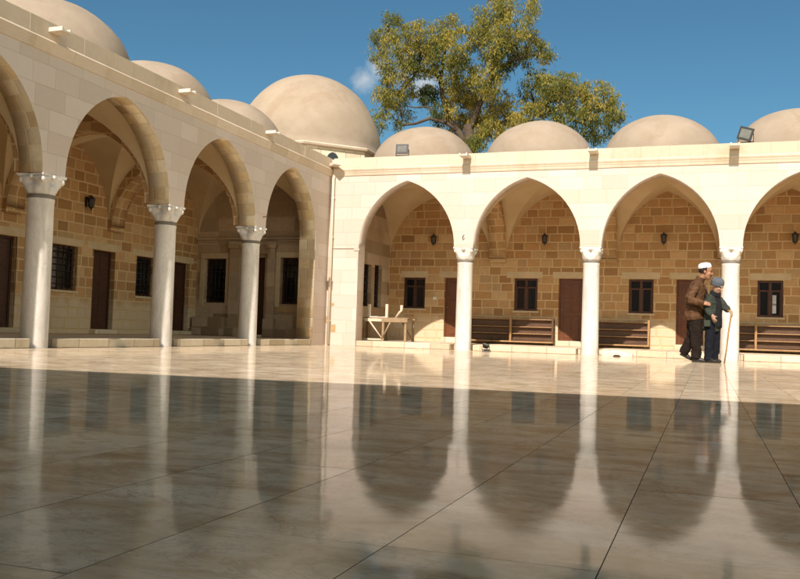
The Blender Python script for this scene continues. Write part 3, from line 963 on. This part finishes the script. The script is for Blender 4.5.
# ---------------------------------------------------------------- eucalyptus behind the back wing
tree = thing('eucalyptus_tree', 'tall eucalyptus tree with drooping yellow green foliage behind the small domes', 'tree', (0, 0, 0))
YT = 9.5
base = at(470, 330, YT); base.z = 0
tree.location = base
def TL(px, py, dy=0): return at(px, py, YT+dy) - base
def leafmat():
    t = NT('eucalyptus_leaf')
    a = t.n('Attribute', attribute_name='val', attribute_type='GEOMETRY').outputs['Fac']
    col = t.ramp(a, [(0, c4(.040, .060, .014)), (.35, c4(.108, .118, .021)), (.65, c4(.215, .188, .030)), (1, c4(.34, .255, .055))])
    t.base(col, .6, .2)
    tr = t.n('BsdfTranslucent'); t.t.links.new(col, tr.inputs[0])
    mx = t.n('MixShader'); mx.inputs[0].default_value = .28
    t.t.links.new(t.p.outputs[0], mx.inputs[1]); t.t.links.new(tr.outputs[0], mx.inputs[2]); t.t.links.new(mx.outputs[0], t.out.inputs[0])
    return t.mat
LEAF = leafmat()
BARK = plaster('eucalyptus_bark', (.05, .035, .024), (.085, .062, .042), 3, None, .6)
CL = [ # photo x, y, rx, ry (px), warmth
 (392, 22, 11, 11, .4), (382, 42, 12, 14, .45), (400, 44, 16, 17, .55), (388, 70, 10, 14, .35), (383, 100, 10, 18, .6), (380, 122, 7, 10, .4), (398, 84, 14, 17, .7), (402, 108, 11, 14, .5), (418, 36, 14, 15, .6),
 (424, 56, 17, 17, .6), (412, 66, 12, 10, .3), (440, 36, 14, 15, .55), (448, 26, 12, 9, .6), (440, 60, 15, 16, .5), (458, 42, 14, 16, .6), (462, 66, 14, 13, .45), (475, 36, 10, 12, .5), (432, 96, 9, 10, .05), (440, 110, 9, 11, .05), (422, 92, 6, 8, .1),
 (470, 84, 18, 18, .8), (455, 92, 12, 13, .7), (488, 80, 14, 16, .7), (462, 112, 18, 18, .9), (482, 108, 19, 18, .85), (502, 106, 16, 15, .8), (525, 112, 13, 13, .7), (450, 122, 12, 12, .7), (470, 130, 16, 12, .7), (492, 128, 17, 12, .75), (515, 126, 15, 10, .6), (458, 140, 9, 9, .4), (478, 142, 10, 8, .4), (468, 146, 9, 7, .3), (462, 150, 8, 6, .3), (474, 150, 8, 6, .35), (498, 22, 9, 12, .5), (504, 4, 9, 8, .5),
 (500, 8, 16, 13, .55), (484, 30, 12, 12, .5), (496, 40, 14, 14, .55), (512, 28, 14, 14, .6), (526, 38, 14, 12, .55), (508, 56, 13, 12, .4), (500, 72, 9, 11, .15), (540, 48, 13, 10, .5), (548, 54, 8, 8, .4), (490, 58, 10, 12, .4), (528, 8, 9, 10, .55), (522, 58, 11, 8, .3), (478, 14, 8, 8, .5),
 (538, 78, 11, 9, .35), (532, 92, 13, 12, .5), (552, 84, 15, 13, .5), (568, 84, 14, 12, .55), (560, 100, 16, 13, .6), (578, 100, 13, 14, .6), (590, 92, 11, 12, .6), (604, 96, 12, 12, .6), (614, 106, 8, 10, .55), (598, 112, 13, 12, .5), (580, 118, 12, 12, .35), (600, 128, 10, 11, .4), (562, 116, 11, 9, .3), (612, 120, 7, 9, .45), (590, 136, 8, 8, .2), (545, 108, 10, 8, .4)]
rng = random.Random(5)
def leaves_into(mb, px, py, rx, ry, warm, dy, dens):
    c = TL(px, py, dy); k = (YT+dy+20.2)/FPX
    Rx, Rz = rx*k*1.14, ry*k*1.12; Ry = (Rx+Rz)*.55
    # sprays: each a small hanging bunch of leaves
    ns = max(6, int(rx*ry*dens/3.2))
    for _ in range(ns):
        while True:
            d = Vector((rng.uniform(-1, 1), rng.uniform(-1, 1), rng.uniform(-1, 1)))
            if .05 < d.length < 1: break
        if d.length < .55 and rng.random() < .5: d = d.normalized()*rng.uniform(.6, 1)
        sp = c + Vector((d.x*Rx, d.y*Ry, d.z*Rz))
        w = min(1, max(0, warm + rng.gauss(0, .2)))
        hang = rng.uniform(.15, .42)
        for _l in range(rng.randint(30, 40)):
            f = rng.random()
            q = sp + Vector((rng.gauss(0, .095), rng.gauss(0, .095), .1-f*hang))
            L = rng.uniform(.07, .16); wd = rng.uniform(.011, .021)
            ax = Vector((rng.gauss(0, .55), rng.gauss(0, .55), -1+rng.gauss(0, .45))).normalized()
            sd = ax.cross(Vector((rng.gauss(0, 1), rng.gauss(0, 1), rng.gauss(0, .3)))).normalized()
            mid = q+ax*L*.45
            mb.face([q, mid+sd*wd, q+ax*L, mid-sd*wd], [(0, 0), (1, 0), (1, 1), (0, 1)], 0, False, min(1, max(0, w+rng.gauss(0, .16))))
mb = MB(); cl_dy = []
for (x, y, rx, ry, w_) in CL:
    dy = rng.uniform(-1.6, 1.6); cl_dy.append(dy)
    leaves_into(mb, x, y, rx, ry, w_, dy, .62)
# a few thin outliers so the outline frays
for _ in range(60):
    x, y, rx, ry, w_ = rng.choice(CL); a = rng.uniform(0, 2*PI)
    leaves_into(mb, x+math.cos(a)*rx*1.15, y+math.sin(a)*ry*1.15, 3.5, 3.5, w_, rng.uniform(-1, 1), 1.2)
mb.build('crown', [LEAF], tree, merge=False)
mb = MB()
mb.tube([(0, 0, 0), TL(470, 260), TL(473, 190), TL(471, 150), TL(468, 125)], [.34, .30, .24, .2, .16], 10)
def limb(pts, r0, r1):
    P = [TL(x, y, d) for x, y, d in pts]
    for i in range(1, len(P)-1): P[i] += Vector((rng.gauss(0, .05), rng.gauss(0, .1), rng.gauss(0, .05)))
    n = len(P); mb.tube(P, [r0+(r1-r0)*i/(n-1) for i in range(n)], 7)
limb([(471, 150, 0), (462, 134, 0), (452, 118, .2), (446, 100, .3), (440, 84, .3), (432, 74, .3), (418, 70, .2), (404, 64, 0), (394, 50, 0)], .14, .03)
limb([(462, 134, 0), (446, 122, -.2), (430, 121, -.3), (416, 124, -.3), (404, 127, -.3), (398, 122, -.3), (388, 112, -.3)], .075, .02)
limb([(446, 122, -.2), (436, 114, -.2), (424, 108, -.2), (414, 108, -.2), (404, 106, -.2)], .05, .015)
limb([(470, 130, 0), (480, 108, .3), (488, 84, .4), (494, 60, .4), (498, 36, .3), (500, 14, .2), (504, -4, .2)], .13, .012)
limb([(490, 70, .4), (505, 62, .3), (518, 60, .3), (530, 57, .3), (545, 52, .3)], .06, .02)
limb([(471, 140, 0), (492, 128, .5), (515, 118, .8), (535, 106, .9), (556, 98, .9), (578, 96, .8), (600, 100, .6)], .13, .03)
limb([(535, 106, .9), (532, 92, .8), (540, 80, .7)], .05, .02)
limb([(556, 98, .9), (572, 116, .8), (588, 128, .8), (596, 134, .8)], .05, .02)
limb([(440, 84, .3), (442, 64, .2), (446, 44, .1), (448, 28, 0)], .07, .02)
limb([(488, 84, .4), (470, 70, .2), (462, 50, 0)], .06, .02)
limb([(418, 70, .2), (404, 84, 0), (394, 98, -.1)], .045, .015)
for (x, y, rx, ry, w_), dy in zip(CL, cl_dy):
    if rng.random() < .6:
        limb([(x+rng.uniform(-5, 5), y+ry*.9, dy*.6), (x, y+ry*.3, dy), (x+rng.uniform(-4, 4), y-ry*.5, dy)], .03, .01)
mb.build('trunk', [BARK], tree)

# ---------------------------------------------------------------- people
SKIN = None
def skinmat(name, c):
    t = NT(name); n = t.noise(t.obj(), 22, 4)
    t.base(t.mix(n, c4(*c), c4(*(x*.72 for x in c))), .5, .35)
    t.p.inputs['Subsurface Weight'].default_value = .12
    t.p.inputs['Subsurface Radius'].default_value = (.02, .008, .004)
    return t.mat

def fuse(mb, name, mat, parent, voxel=.011, wrinkle=0., wscale=9., smooth=4):
    """one continuous skin over all the pieces in mb"""
    me = bpy.data.meshes.new('tmp'); me.from_pydata([tuple(p) for p in mb.v], [], mb.f)
    bm = bmesh.new(); bm.from_mesh(me); bmesh.ops.remove_doubles(bm, verts=bm.verts, dist=1e-5)
    bmesh.ops.recalc_face_normals(bm, faces=bm.faces); bm.to_mesh(me); bm.free()
    o = bpy.data.objects.new('tmp', me); COL.objects.link(o)
    r = o.modifiers.new('r', 'REMESH'); r.mode = 'VOXEL'; r.voxel_size = voxel
    s = o.modifiers.new('s', 'SMOOTH'); s.iterations = smooth; s.factor = .5
    dg = bpy.context.evaluated_depsgraph_get(); dg.update()
    m2 = bpy.data.meshes.new_from_object(o.evaluated_get(dg))
    bpy.data.objects.remove(o); bpy.data.meshes.remove(me)
    m2.name = name
    if wrinkle:
        for v in m2.vertices:
            p = v.co
            k = mnoise.noise(Vector((p.x*wscale, p.y*wscale, p.z*wscale*1.5+p.x*5))) + .6*mnoise.noise(Vector((p.x*wscale*2.1+9, p.y*wscale*2.1, p.z*wscale*3.2)))
            v.co = p + v.normal*(k*wrinkle)
    for p in m2.polygons: p.use_smooth = True
    m2.materials.clear(); m2.materials.append(mat)
    return link(bpy.data.objects.new(name, m2), parent)

def frame(c, yaw, pitch, roll=0):
    # local head frame: +x forward (face), +y left, +z up ; positive pitch looks down
    return Matrix.Translation(c) @ Matrix.Rotation(yaw, 4, 'Z') @ Matrix.Rotation(pitch, 4, 'Y') @ Matrix.Rotation(roll, 4, 'X')

def ell(mb, M, c, r, n=16):
    b = len(mb.v); mb.ball((0, 0, 0), r, n)
    for i in range(b, len(mb.v)): mb.v[i] = M @ (mb.v[i]+Vector(c))

def head_into(mb, M):
    ell(mb, M, (-.012, 0, .045), (.118, .092, .108))       # cranium
    ell(mb, M, (.025, 0, -.035), (.085, .074, .105))       # face
    ell(mb, M, (.045, 0, -.105), (.052, .050, .040))       # chin
    ell(mb, M, (.092, 0, .025), (.022, .060, .016))        # brow
    mb.tube([M @ Vector(p) for p in ((.095, 0, .02), (.118, 0, -.02), (.126, 0, -.038), (.10, 0, -.05))], [.012, .015, .019, .012], 8)
    ell(mb, M, (.092, 0, -.078), (.018, .028, .010))       # lips
    for s in (-1, 1):
        ell(mb, M, (-.005, s*.094, -.005), (.024, .012, .034))
        ell(mb, M, (.075, s*.045, -.03), (.03, .026, .028))

def hand_into(mb, wrist, d, palm_n, curl=.6, s=1.0, thumb_side=1):
    """wrist point, finger direction d, palm normal; five separate bent fingers"""
    w = Vector(wrist); d = Vector(d).normalized(); n = Vector(palm_n); n = (n-d*n.dot(d)).normalized(); b = d.cross(n)
    mb.tube([w-d*.02, w+d*.03*s, w+d*.075*s, w+d*.095*s], [(.024*s, .030*s), (.022*s, .042*s), (.019*s, .046*s), (.013*s, .040*s)], 10, up=n)
    for k, (off, L) in enumerate(((-.034, .070), (-.012, .082), (.011, .078), (.032, .062))):
        p = w+d*.088*s+b*off*s; dirv = d.copy(); pts = [p-d*.01]
        for j in range(3):
            a = curl*(.7+.35*j)
            dirv = (dirv*math.cos(a)+n*math.sin(a)).normalized()
            p = p+dirv*L*s*(.44, .32, .24)[j]; pts.append(p)
        mb.tube(pts, [.0115*s, .011*s, .0098*s, .008*s], 7)
    p = w+d*.028*s+b*thumb_side*.036*s
    v = (d*.7+b*thumb_side*.6+n*.35).normalized()
    mb.tube([p, p+v*.035*s, p+(v+n*.5).normalized()*.068*s], [.015*s, .013*s, .010*s], 7)

def shoe(parent, heel, toe, mat, lift=0.):
    """heel/toe on the ground line; lift raises the heel"""
    h = Vector(heel); t = Vector(toe); d = (t-h); L = d.length; d.normalize()
    up = Vector((0, 0, 1)); up = (up-d*up.dot(d)).normalized()
    mb = MB()
    P = lambda f, u: h+d*L*f+up*u
    mb.tube([P(0.02, .055), P(.18, .055), P(.45, .048), P(.75, .036), P(.95, .030), P(1.0, .028)], [(.040, .034), (.055, .042), (.050, .044), (.036, .050), (.026, .040), (.012, .02)], 12, up=up)
    mb.tube([P(.02, .010), P(.5, .010), P(.8, .010), P(.98, .012)], [(.011, .038), (.011, .044), (.011, .050), (.010, .03)], 10, up=up)
    mb.tube([P(.2, .05), P(.2, .13)], [(.05, .042), (.042, .038)], 10, up=d)
    return fuse(mb, 'shoe', mat, parent, .009, smooth=2)

SKIN1 = skinmat('skin_tanned', (.36, .18, .10)); SKIN2 = skinmat('skin_pale', (.46, .27, .18))
BROWNJ = fabric('brown_leather_jacket', (.105, .052, .023), (.060, .029, .013), 90, .6)
TROUS = fabric('dark_brown_trousers', (.013, .009, .0065), (.019, .013, .010))
NAVY = fabric('dark_navy_trousers', (.006, .007, .011), (.011, .012, .017))
GREENC = fabric('green_wool_coat', (.024, .031, .023), (.043, .050, .038))
GREYG = fabric('faded_green_pocket', (.06, .068, .048), (.045, .052, .038))
BLACKC = fabric('black_knit', (.012, .012, .014), (.02, .02, .022))
CAPW = fabric('white_crochet_cap', (.76, .75, .72), (.68, .67, .64), 120)
HATG = fabric('grey_blue_knit_hat', (.075, .085, .10), (.10, .11, .125), 60)
HAIR = fabric('dark_hair', (.018, .013, .010), (.03, .023, .018))
SHOEB = plain('black_shoe_leather', (.022, .018, .015), .45)
EYE = plain('dark_eye', (.02, .012, .01), .2)

# --- the taller man, walking right, his arm round the older one
man = thing('person', 'man in brown jacket and white skullcap walking beside an older person in green', 'person', (8.985, -2.58, 0))
body = MB()
Mh = frame((.035, -.03, 1.715), -.12, .10)
head_into(body, Mh)
body.tube([(-.075, 0, 1.50), (-.03, -.015, 1.60), (.02, -.025, 1.68)], [.075, .062, .065], 12)
body.tube([(-.14, 0, .84), (-.15, 0, 1.0), (-.145, 0, 1.2), (-.12, 0, 1.4), (-.085, 0, 1.52)], [(.115, .165), (.11, .15), (.125, .175), (.115, .185), (.07, .10)], 16, up=(1, 0, 0))
RS, RE, RW = (-.135, -.20, 1.455), (-.25, -.29, 1.185), (-.005, -.335, 1.105)
LS, LE_, LW_ = (-.08, .20, 1.46), (.05, .30, 1.22), (.24, .21, 1.20)
for a, b, c in ((RS, RE, RW), (LS, LE_, LW_)):
    body.tube([a, (Vector(a)+Vector(b))/2, b], [.058, .05, .042], 10)
    body.tube([b, (Vector(b)+Vector(c))/2, c], [.042, .038, .028], 10)
hand_into(body, RW, (.97, .05, -.05), (.1, .9, -.35), .4, .92, 1)
hand_into(body, LW_, (.9, -.5, .05), (-.3, -.9, -.2), .5, 1.0, -1)
HR, KR, AR = (-.14, -.09, .88), (-.125, -.11, .47), (-.115, -.11, .09)
HL, KL, AL = (-.15, .09, .88), (-.20, .10, .48), (-.345, .10, .165)
for h_, k_, a_ in ((HR, KR, AR), (HL, KL, AL)):
    body.tube([h_, (Vector(h_)+Vector(k_))/2, k_], [.09, .078, .058], 12)
    body.tube([k_, Vector(k_)*.6+Vector(a_)*.4+Vector((-.015, 0, 0)), a_], [.056, .056, .036], 12)
bd = fuse(body, 'body', SKIN1, man, .0105, smooth=3)
j = MB()
j.tube([(-.16, 0, .80), (-.165, 0, .86), (-.155, 0, 1.0), (-.15, -.005, 1.18), (-.125, -.005, 1.36), (-.10, -.005, 1.47), (-.075, -.01, 1.54)],
       [(.19, .215), (.195, .22), (.175, .205), (.18, .215), (.165, .225), (.13, .19), (.085, .105)], 20, up=(1, 0, 0))
for a, b, c in ((RS, RE, RW), (LS, LE_, LW_)):
    a, b, c = Vector(a), Vector(b), Vector(c)
    j.tube([a+Vector((.03, 0, .02)), a, (a+b)/2, b+Vector((-.01, 0, -.02))], [.075, .09, .083, .075], 12)
    j.tube([b+Vector((-.01, 0, -.01)), (b+c)/2+Vector((0, 0, -.01)), c+(c-b).normalized()*.01], [.076, .068, .056], 12)
jk = fuse(j, 'jacket', BROWNJ, man, .0115, .020, 8.0, 2)
cl_ = MB(); cl_.tube([(-.085, -.01, 1.515), (-.065, -.015, 1.57), (-.045, -.018, 1.61)], [(.092, .105), (.085, .09), (.088, .092)], 16, up=(1, 0, 0), caps=False)
fuse(cl_, 'collar', BROWNJ, jk, .010, .006, 14, 1) if False else cl_.build('collar', [BROWNJ], jk)
z_ = MB(); z_.tube([(.02, -.03, .83), (.035, -.02, 1.1), (.05, -.02, 1.35), (.03, -.03, 1.5)], .007, 6); z_.build('zip', [IRON], jk)
t_ = MB()
t_.tube([(-.145, 0, .74), (-.15, 0, .84), (-.155, 0, .95)], [(.14, .18), (.15, .185), (.14, .17)], 16, up=(1, 0, 0))
for h_, k_, a_, wd_ in ((HR, KR, AR, 1.), (HL, KL, AL, .95)):
    h_, k_, a_ = Vector(h_), Vector(k_), Vector(a_)
    t_.tube([h_+Vector((0, 0, -.02)), (h_+k_)/2, k_, (k_+a_)/2, a_+(a_-k_).normalized()*.02], [(.135*wd_, .105), (.128*wd_, .10), (.108*wd_, .09), (.096*wd_, .085), (.092*wd_, .082)], 14, up=(1, 0, 0))
fuse(t_, 'trousers', TROUS, man, .0115, .018, 7.0, 2)
shoe(man, (-.20, -.11, 0.0), (.10, -.12, 0.0), SHOEB)
shoe(man, (-.425, .10, .125), (-.20, .10, .015), SHOEB)
# hair: a close shell round the back and sides, under the cap
hr = MB(); rows = []
for i in range(9):
    e = math.radians(-38+62*i/8); row = []
    for k in range(25):
        az = math.radians(72+216*k/24)
        lift = .010+.003*mnoise.noise(Vector((k*.9, i*.9, 2)))
        row.append(Mh @ Vector((-.012+(.118+lift)*math.cos(e)*math.cos(az), (.092+lift)*math.cos(e)*math.sin(az), .045+(.108+lift)*math.sin(e))))
    rows.append(row)
hr.grid(rows); h_o = hr.build('hair', [HAIR], man)
h_o.modifiers.new('thick', 'SOLIDIFY').thickness = .008
# cap sits toward the back of the crown
cp = MB(); Mc = Mh @ Matrix.Translation((-.022, 0, .062)) @ Matrix.Rotation(-.22, 4, 'Y') @ Matrix.Diagonal((1.09, .90, 1.08, 1))
cp.lathe([(.104, .0), (.110, .002), (.112, .03), (.108, .062), (.094, .086), (.06, .102), (.003, .108)], (0, 0, 0), 28, M=Mc)
cp.build('cap', [CAPW], man)
for s in (-1, 1):
    e_ = MB(); ell(e_, Mh, (.098, s*.036, .004), (.010, .013, .008), 10); e_.build('eye', [EYE], man)
    e_ = MB(); e_.tube([Mh @ Vector(p) for p in ((.106, s*.018, .024), (.106, s*.04, .032), (.092, s*.062, .024))], [.006, .007, .004], 6); e_.build('eyebrow', [HAIR], man)
e_ = MB(); e_.tube([Mh @ Vector(p) for p in ((.092, -.034, -.075), (.112, -.016, -.063), (.114, .016, -.063), (.092, .034, -.075))], [.006, .009, .009, .006], 6); e_.build('moustache', [HAIR], man)

# --- the older person, bent, leaning on a cane
old = thing('person', 'stooped older person in green coat and grey knit hat leaning on a cane', 'person', (8.94, -2.62, 0))
YW = -.62                                     # faces right and toward the camera
fx, fy = math.cos(YW), math.sin(YW); lx_, ly_ = -fy, fx   # forward and left
def OP(f, l, z, c=(.23, 0)): return Vector((c[0]+f*fx+l*lx_, c[1]+f*fy+l*ly_, z))
body = MB()
Mo = frame(OP(.075, 0, 1.455), YW+.05, .48)
head_into(body, Mo)
body.tube([OP(.0, 0, 1.24), OP(.035, 0, 1.32), OP(.075, 0, 1.38)], [.07, .056, .058], 12)
body.tube([OP(-.03, 0, .70), OP(-.04, 0, .86), OP(-.03, 0, 1.02), OP(-.02, 0, 1.16), OP(.0, 0, 1.26)], [(.10, .15), (.10, .14), (.11, .155), (.10, .165), (.06, .09)], 16, up=(fx, fy, 0))
oLS, oLE = OP(.0, .165, 1.19), Vector((.43, -.0, 1.05)); oLW = Vector((.50, -.06, .985))
oRS, oRE, oRW = OP(.0, -.165, 1.19), Vector((.135, -.215, .965)), Vector((.205, -.275, .885))
for a, b, c in ((oLS, oLE, oLW), (oRS, oRE, oRW)):
    body.tube([a, (a+b)/2, b], [.05, .044, .037], 10); body.tube([b, (b+c)/2, c], [.037, .033, .025], 10)
hand_into(body, oRW, (.35, -.25, -.9), (.7, .5, -.1), .75, .95, 1)
# left hand closes over the head of the cane
hand_into(body, oLW, (.55, -.25, -.55), (-.35, -.1, -.9), .85, .95, -1)
oHR, oKR, oAR = Vector((.175, -.085, .74)), Vector((.165, -.10, .41)), Vector((.15, -.10, .085))
oHL, oKL, oAL = Vector((.255, .06, .74)), Vector((.265, .05, .41)), Vector((.245, .05, .085))
for h_, k_, a_ in ((oHR, oKR, oAR), (oHL, oKL, oAL)):
    body.tube([h_, (h_+k_)/2, k_], [.08, .068, .052], 12); body.tube([k_, k_*.6+a_*.4, a_], [.05, .05, .034], 12)
fuse(body, 'body', SKIN2, old, .0105, smooth=3)
j = MB()
j.tube([OP(-.045, 0, .60), OP(-.04, 0, .68), OP(-.045, 0, .84), OP(-.035, 0, 1.0), OP(-.025, 0, 1.14), OP(-.01, 0, 1.23), OP(.015, 0, 1.30)],
       [(.155, .185), (.155, .185), (.14, .175), (.145, .185), (.135, .195), (.11, .17), (.075, .095)], 20, up=(fx, fy, 0))
for a, b, c in ((oLS, oLE, oLW), (oRS, oRE, oRW)):
    j.tube([a, (a+b)/2, b], [.08, .074, .066], 12); j.tube([b, (b+c)/2, c-(c-b).normalized()*.005], [.066, .06, .05], 12)
ct = fuse(j, 'coat', GREENC, old, .0115, .018, 8.5, 2)
# dark knit showing in the open front, scarf, pocket flap
k = MB()
rows = []
for i in range(12):
    z = .66+.62*i/11; row = []
    for q in range(7):
        a = math.radians(-20+52*q/6)
        wob = .012*mnoise.noise(Vector((q*.6, i*.5, 8)))
        ra = .168 if z < 1.1 else .168-(z-1.1)*.32
        rb = .205 if z < 1.15 else .205-(z-1.15)*.5
        row.append(OP(-.03+ra*math.cos(a)+wob, rb*math.sin(a), z))
    rows.append(row)
k.grid(rows); kn = k.build('dark_cardigan', [BLACKC], old); kn.modifiers.new('thick', 'SOLIDIFY').thickness = .02
k = MB(); k.tube([OP(.015, 0, 1.26), OP(.035, 0, 1.31), OP(.055, 0, 1.345)], [(.105, .115), (.10, .105), (.085, .09)], 16, up=(fx, fy, 0)); fuse(k, 'scarf', BLACKC, old, .011, .012, 14, 2)
k = MB(); Mp = Matrix.Translation((.115, -.225, .735)) @ Matrix.Rotation(-.45, 4, 'Z'); k.box(-.055, .055, -.012, .03, -.06, .06, M=Mp); k.build('pocket', [GREYG], ct, bevel=.01)
t_ = MB()
t_.tube([OP(-.04, 0, .62), OP(-.04, 0, .78)], [(.12, .16), (.125, .165)], 16, up=(fx, fy, 0))
for h_, k_, a_ in ((oHR, oKR, oAR), (oHL, oKL, oAL)):
    t_.tube([h_, (h_+k_)/2, k_, (k_+a_)/2, a_+Vector((0, 0, -.03))], [.10, .095, .088, .083, .084], 14)
fuse(t_, 'trousers', NAVY, old, .0115, .010, 8, 3)
shoe(old, (.085, -.07, 0), (.30, -.20, 0), SHOEB); shoe(old, (.185, .08, 0), (.37, -.06, 0), SHOEB)
hb = MB(); Mb = Mo @ Matrix.Translation((-.02, 0, .03)) @ Matrix.Rotation(-.16, 4, 'Y') @ Matrix.Diagonal((1.06, .92, .92, 1))
hb.lathe([(.104, -.045), (.116, -.05), (.121, -.02), (.118, .0), (.122, .01), (.119, .05), (.105, .09), (.075, .118), (.03, .132), (.003, .135)], (0, 0, 0), 30, M=Mb)
hb.build('knit_hat', [HATG], old)
for s in (-1, 1):
    e_ = MB(); ell(e_, Mo, (.098, s*.036, .0), (.010, .013, .007), 10); e_.build('eye', [EYE], old)

cn = MB()
top = Vector((.545, -.10, .955)); tip = Vector((.43, -.12, 0))
cn.tube([tip, tip.lerp(top, .3)+Vector((.004, 0, 0)), tip.lerp(top, .6)+Vector((-.004, 0, 0)), tip.lerp(top, .93), top+Vector((.005, 0, .01)), top+Vector((-.02, .01, .035)), top+Vector((-.07, .02, .03))], [.013, .015, .016, .017, .018, .018, .016], 9)
cane = cn.build('walking_cane', [CANEW]); cane.location = (8.94, -2.62, 0)
tag(cane, 'pale wooden walking cane held by the stooped person in green', 'cane')


# ---------------------------------------------------------------- light, sky, camera
wd = bpy.data.worlds.new('World'); S.world = wd; wd.use_nodes = True
nt = wd.node_tree; nt.nodes.clear()
out = nt.nodes.new('ShaderNodeOutputWorld'); bg = nt.nodes.new('ShaderNodeBackground')
sky = nt.nodes.new('ShaderNodeTexSky'); sky.sky_type = 'NISHITA'; sky.sun_disc = False
sky.sun_elevation = SUN_EL; sky.sun_rotation = math.radians(180-1.8)
sky.altitude = 300; sky.air_density = 1.0; sky.dust_density = .25; sky.ozone_density = 4.0
bg.inputs[1].default_value = .15
# small cumulus shreds behind the tree, part of the sky itself
tc = nt.nodes.new('ShaderNodeTexCoord')
def wmath(op, a, b=None, clamp=False):
    n = nt.nodes.new('ShaderNodeMath'); n.operation = op; n.use_clamp = clamp
    for i, q in enumerate((a, b)):
        if q is None: continue
        if isinstance(q, (int, float)): n.inputs[i].default_value = q
        else: nt.links.new(q, n.inputs[i])
    return n.outputs[0]
def cdir(px, py): return (FWD + (px-400)/FPX*RGT - (py-289.5)/FPX*UPV).normalized()
mask = None
nz = nt.nodes.new('ShaderNodeTexNoise'); nz.inputs['Scale'].default_value = 34; nz.inputs['Detail'].default_value = 7; nz.inputs['Roughness'].default_value = .62
nt.links.new(tc.outputs['Generated'], nz.inputs['Vector'])
for px, py, r, amp in ((366, 78, .020, .85), (376, 70, .018, .9), (412, 66, .022, 1.0), (425, 84, .02, .9), (440, 82, .022, .6), (398, 82, .02, .6), (412, 14, .012, .35)):
    d = cdir(px, py)
    vm = nt.nodes.new('ShaderNodeVectorMath'); vm.operation = 'DISTANCE'; nt.links.new(tc.outputs['Generated'], vm.inputs[0]); vm.inputs[1].default_value = d
    k = wmath('MULTIPLY', wmath('SUBTRACT', 1., wmath('DIVIDE', vm.outputs['Value'], r*1.5), True), amp)
    mask = k if mask is None else wmath('MAXIMUM', mask, k)
mk = wmath('MULTIPLY', wmath('MULTIPLY', wmath('SUBTRACT', wmath('ADD', mask, wmath('MULTIPLY', nz.outputs['Fac'], 1.1)), .85), 1.6, True), wmath('MULTIPLY', mask, 2.2, True), True)
mx = nt.nodes.new('ShaderNodeMix'); mx.data_type = 'RGBA'
mk2 = wmath('MULTIPLY', mk, .6)
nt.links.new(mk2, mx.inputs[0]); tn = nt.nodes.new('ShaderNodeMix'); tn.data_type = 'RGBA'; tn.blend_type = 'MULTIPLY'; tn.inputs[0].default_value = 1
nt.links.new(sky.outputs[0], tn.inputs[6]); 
# deep blue away from the sun, sunward half tinted brighter and warmer as added fill
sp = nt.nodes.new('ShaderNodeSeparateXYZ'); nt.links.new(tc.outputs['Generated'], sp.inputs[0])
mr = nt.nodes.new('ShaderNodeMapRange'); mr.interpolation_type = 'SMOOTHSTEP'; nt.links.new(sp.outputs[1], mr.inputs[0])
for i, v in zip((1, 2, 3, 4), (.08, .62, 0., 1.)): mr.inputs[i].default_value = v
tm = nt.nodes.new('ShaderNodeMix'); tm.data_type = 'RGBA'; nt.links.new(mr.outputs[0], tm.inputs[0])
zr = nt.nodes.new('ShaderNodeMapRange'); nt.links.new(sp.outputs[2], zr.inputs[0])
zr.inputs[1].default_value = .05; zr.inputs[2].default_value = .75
zm = nt.nodes.new('ShaderNodeMix'); zm.data_type = 'RGBA'; nt.links.new(zr.outputs[0], zm.inputs[0])   # low sky raised as extra fill for the shaded wing, darker overhead
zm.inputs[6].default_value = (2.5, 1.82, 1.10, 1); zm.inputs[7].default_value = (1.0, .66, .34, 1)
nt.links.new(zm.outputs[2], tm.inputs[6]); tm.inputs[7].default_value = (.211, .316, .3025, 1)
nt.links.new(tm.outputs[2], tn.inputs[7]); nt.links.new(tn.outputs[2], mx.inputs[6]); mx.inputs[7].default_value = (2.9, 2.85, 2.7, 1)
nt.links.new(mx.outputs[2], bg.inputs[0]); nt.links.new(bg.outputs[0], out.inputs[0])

sd = bpy.data.lights.new('sun', 'SUN'); sd.energy = 3.55; sd.angle = math.radians(.5); sd.color = (1, .89, .82)
so = bpy.data.objects.new('sun', sd); link(so)
dirv = Vector((math.sin(SUN_AZ)*math.cos(SUN_EL), math.cos(SUN_AZ)*math.cos(SUN_EL), -math.sin(SUN_EL)))
so.rotation_euler = dirv.to_track_quat('-Z', 'Y').to_euler(); so.location = (5, -30, 30)

cd = bpy.data.cameras.new('camera'); co = bpy.data.objects.new('camera', cd); link(co)
cd.sensor_fit = 'HORIZONTAL'; cd.sensor_width = 36; cd.lens = 36*FPX/800; cd.clip_start = .05; cd.clip_end = 3000
m3 = Matrix((RGT, UPV, -FWD)).transposed()
co.matrix_world = Matrix.Translation(CAM) @ m3.to_4x4()
S.camera = co
S.view_settings.view_transform = 'Standard'; S.view_settings.look = 'None'; S.view_settings.gamma = 1
S.view_settings.exposure = .95; S.view_settings.use_curve_mapping = False
S.cycles.use_denoising = True; S.cycles.max_bounces = 10; S.cycles.diffuse_bounces = 6
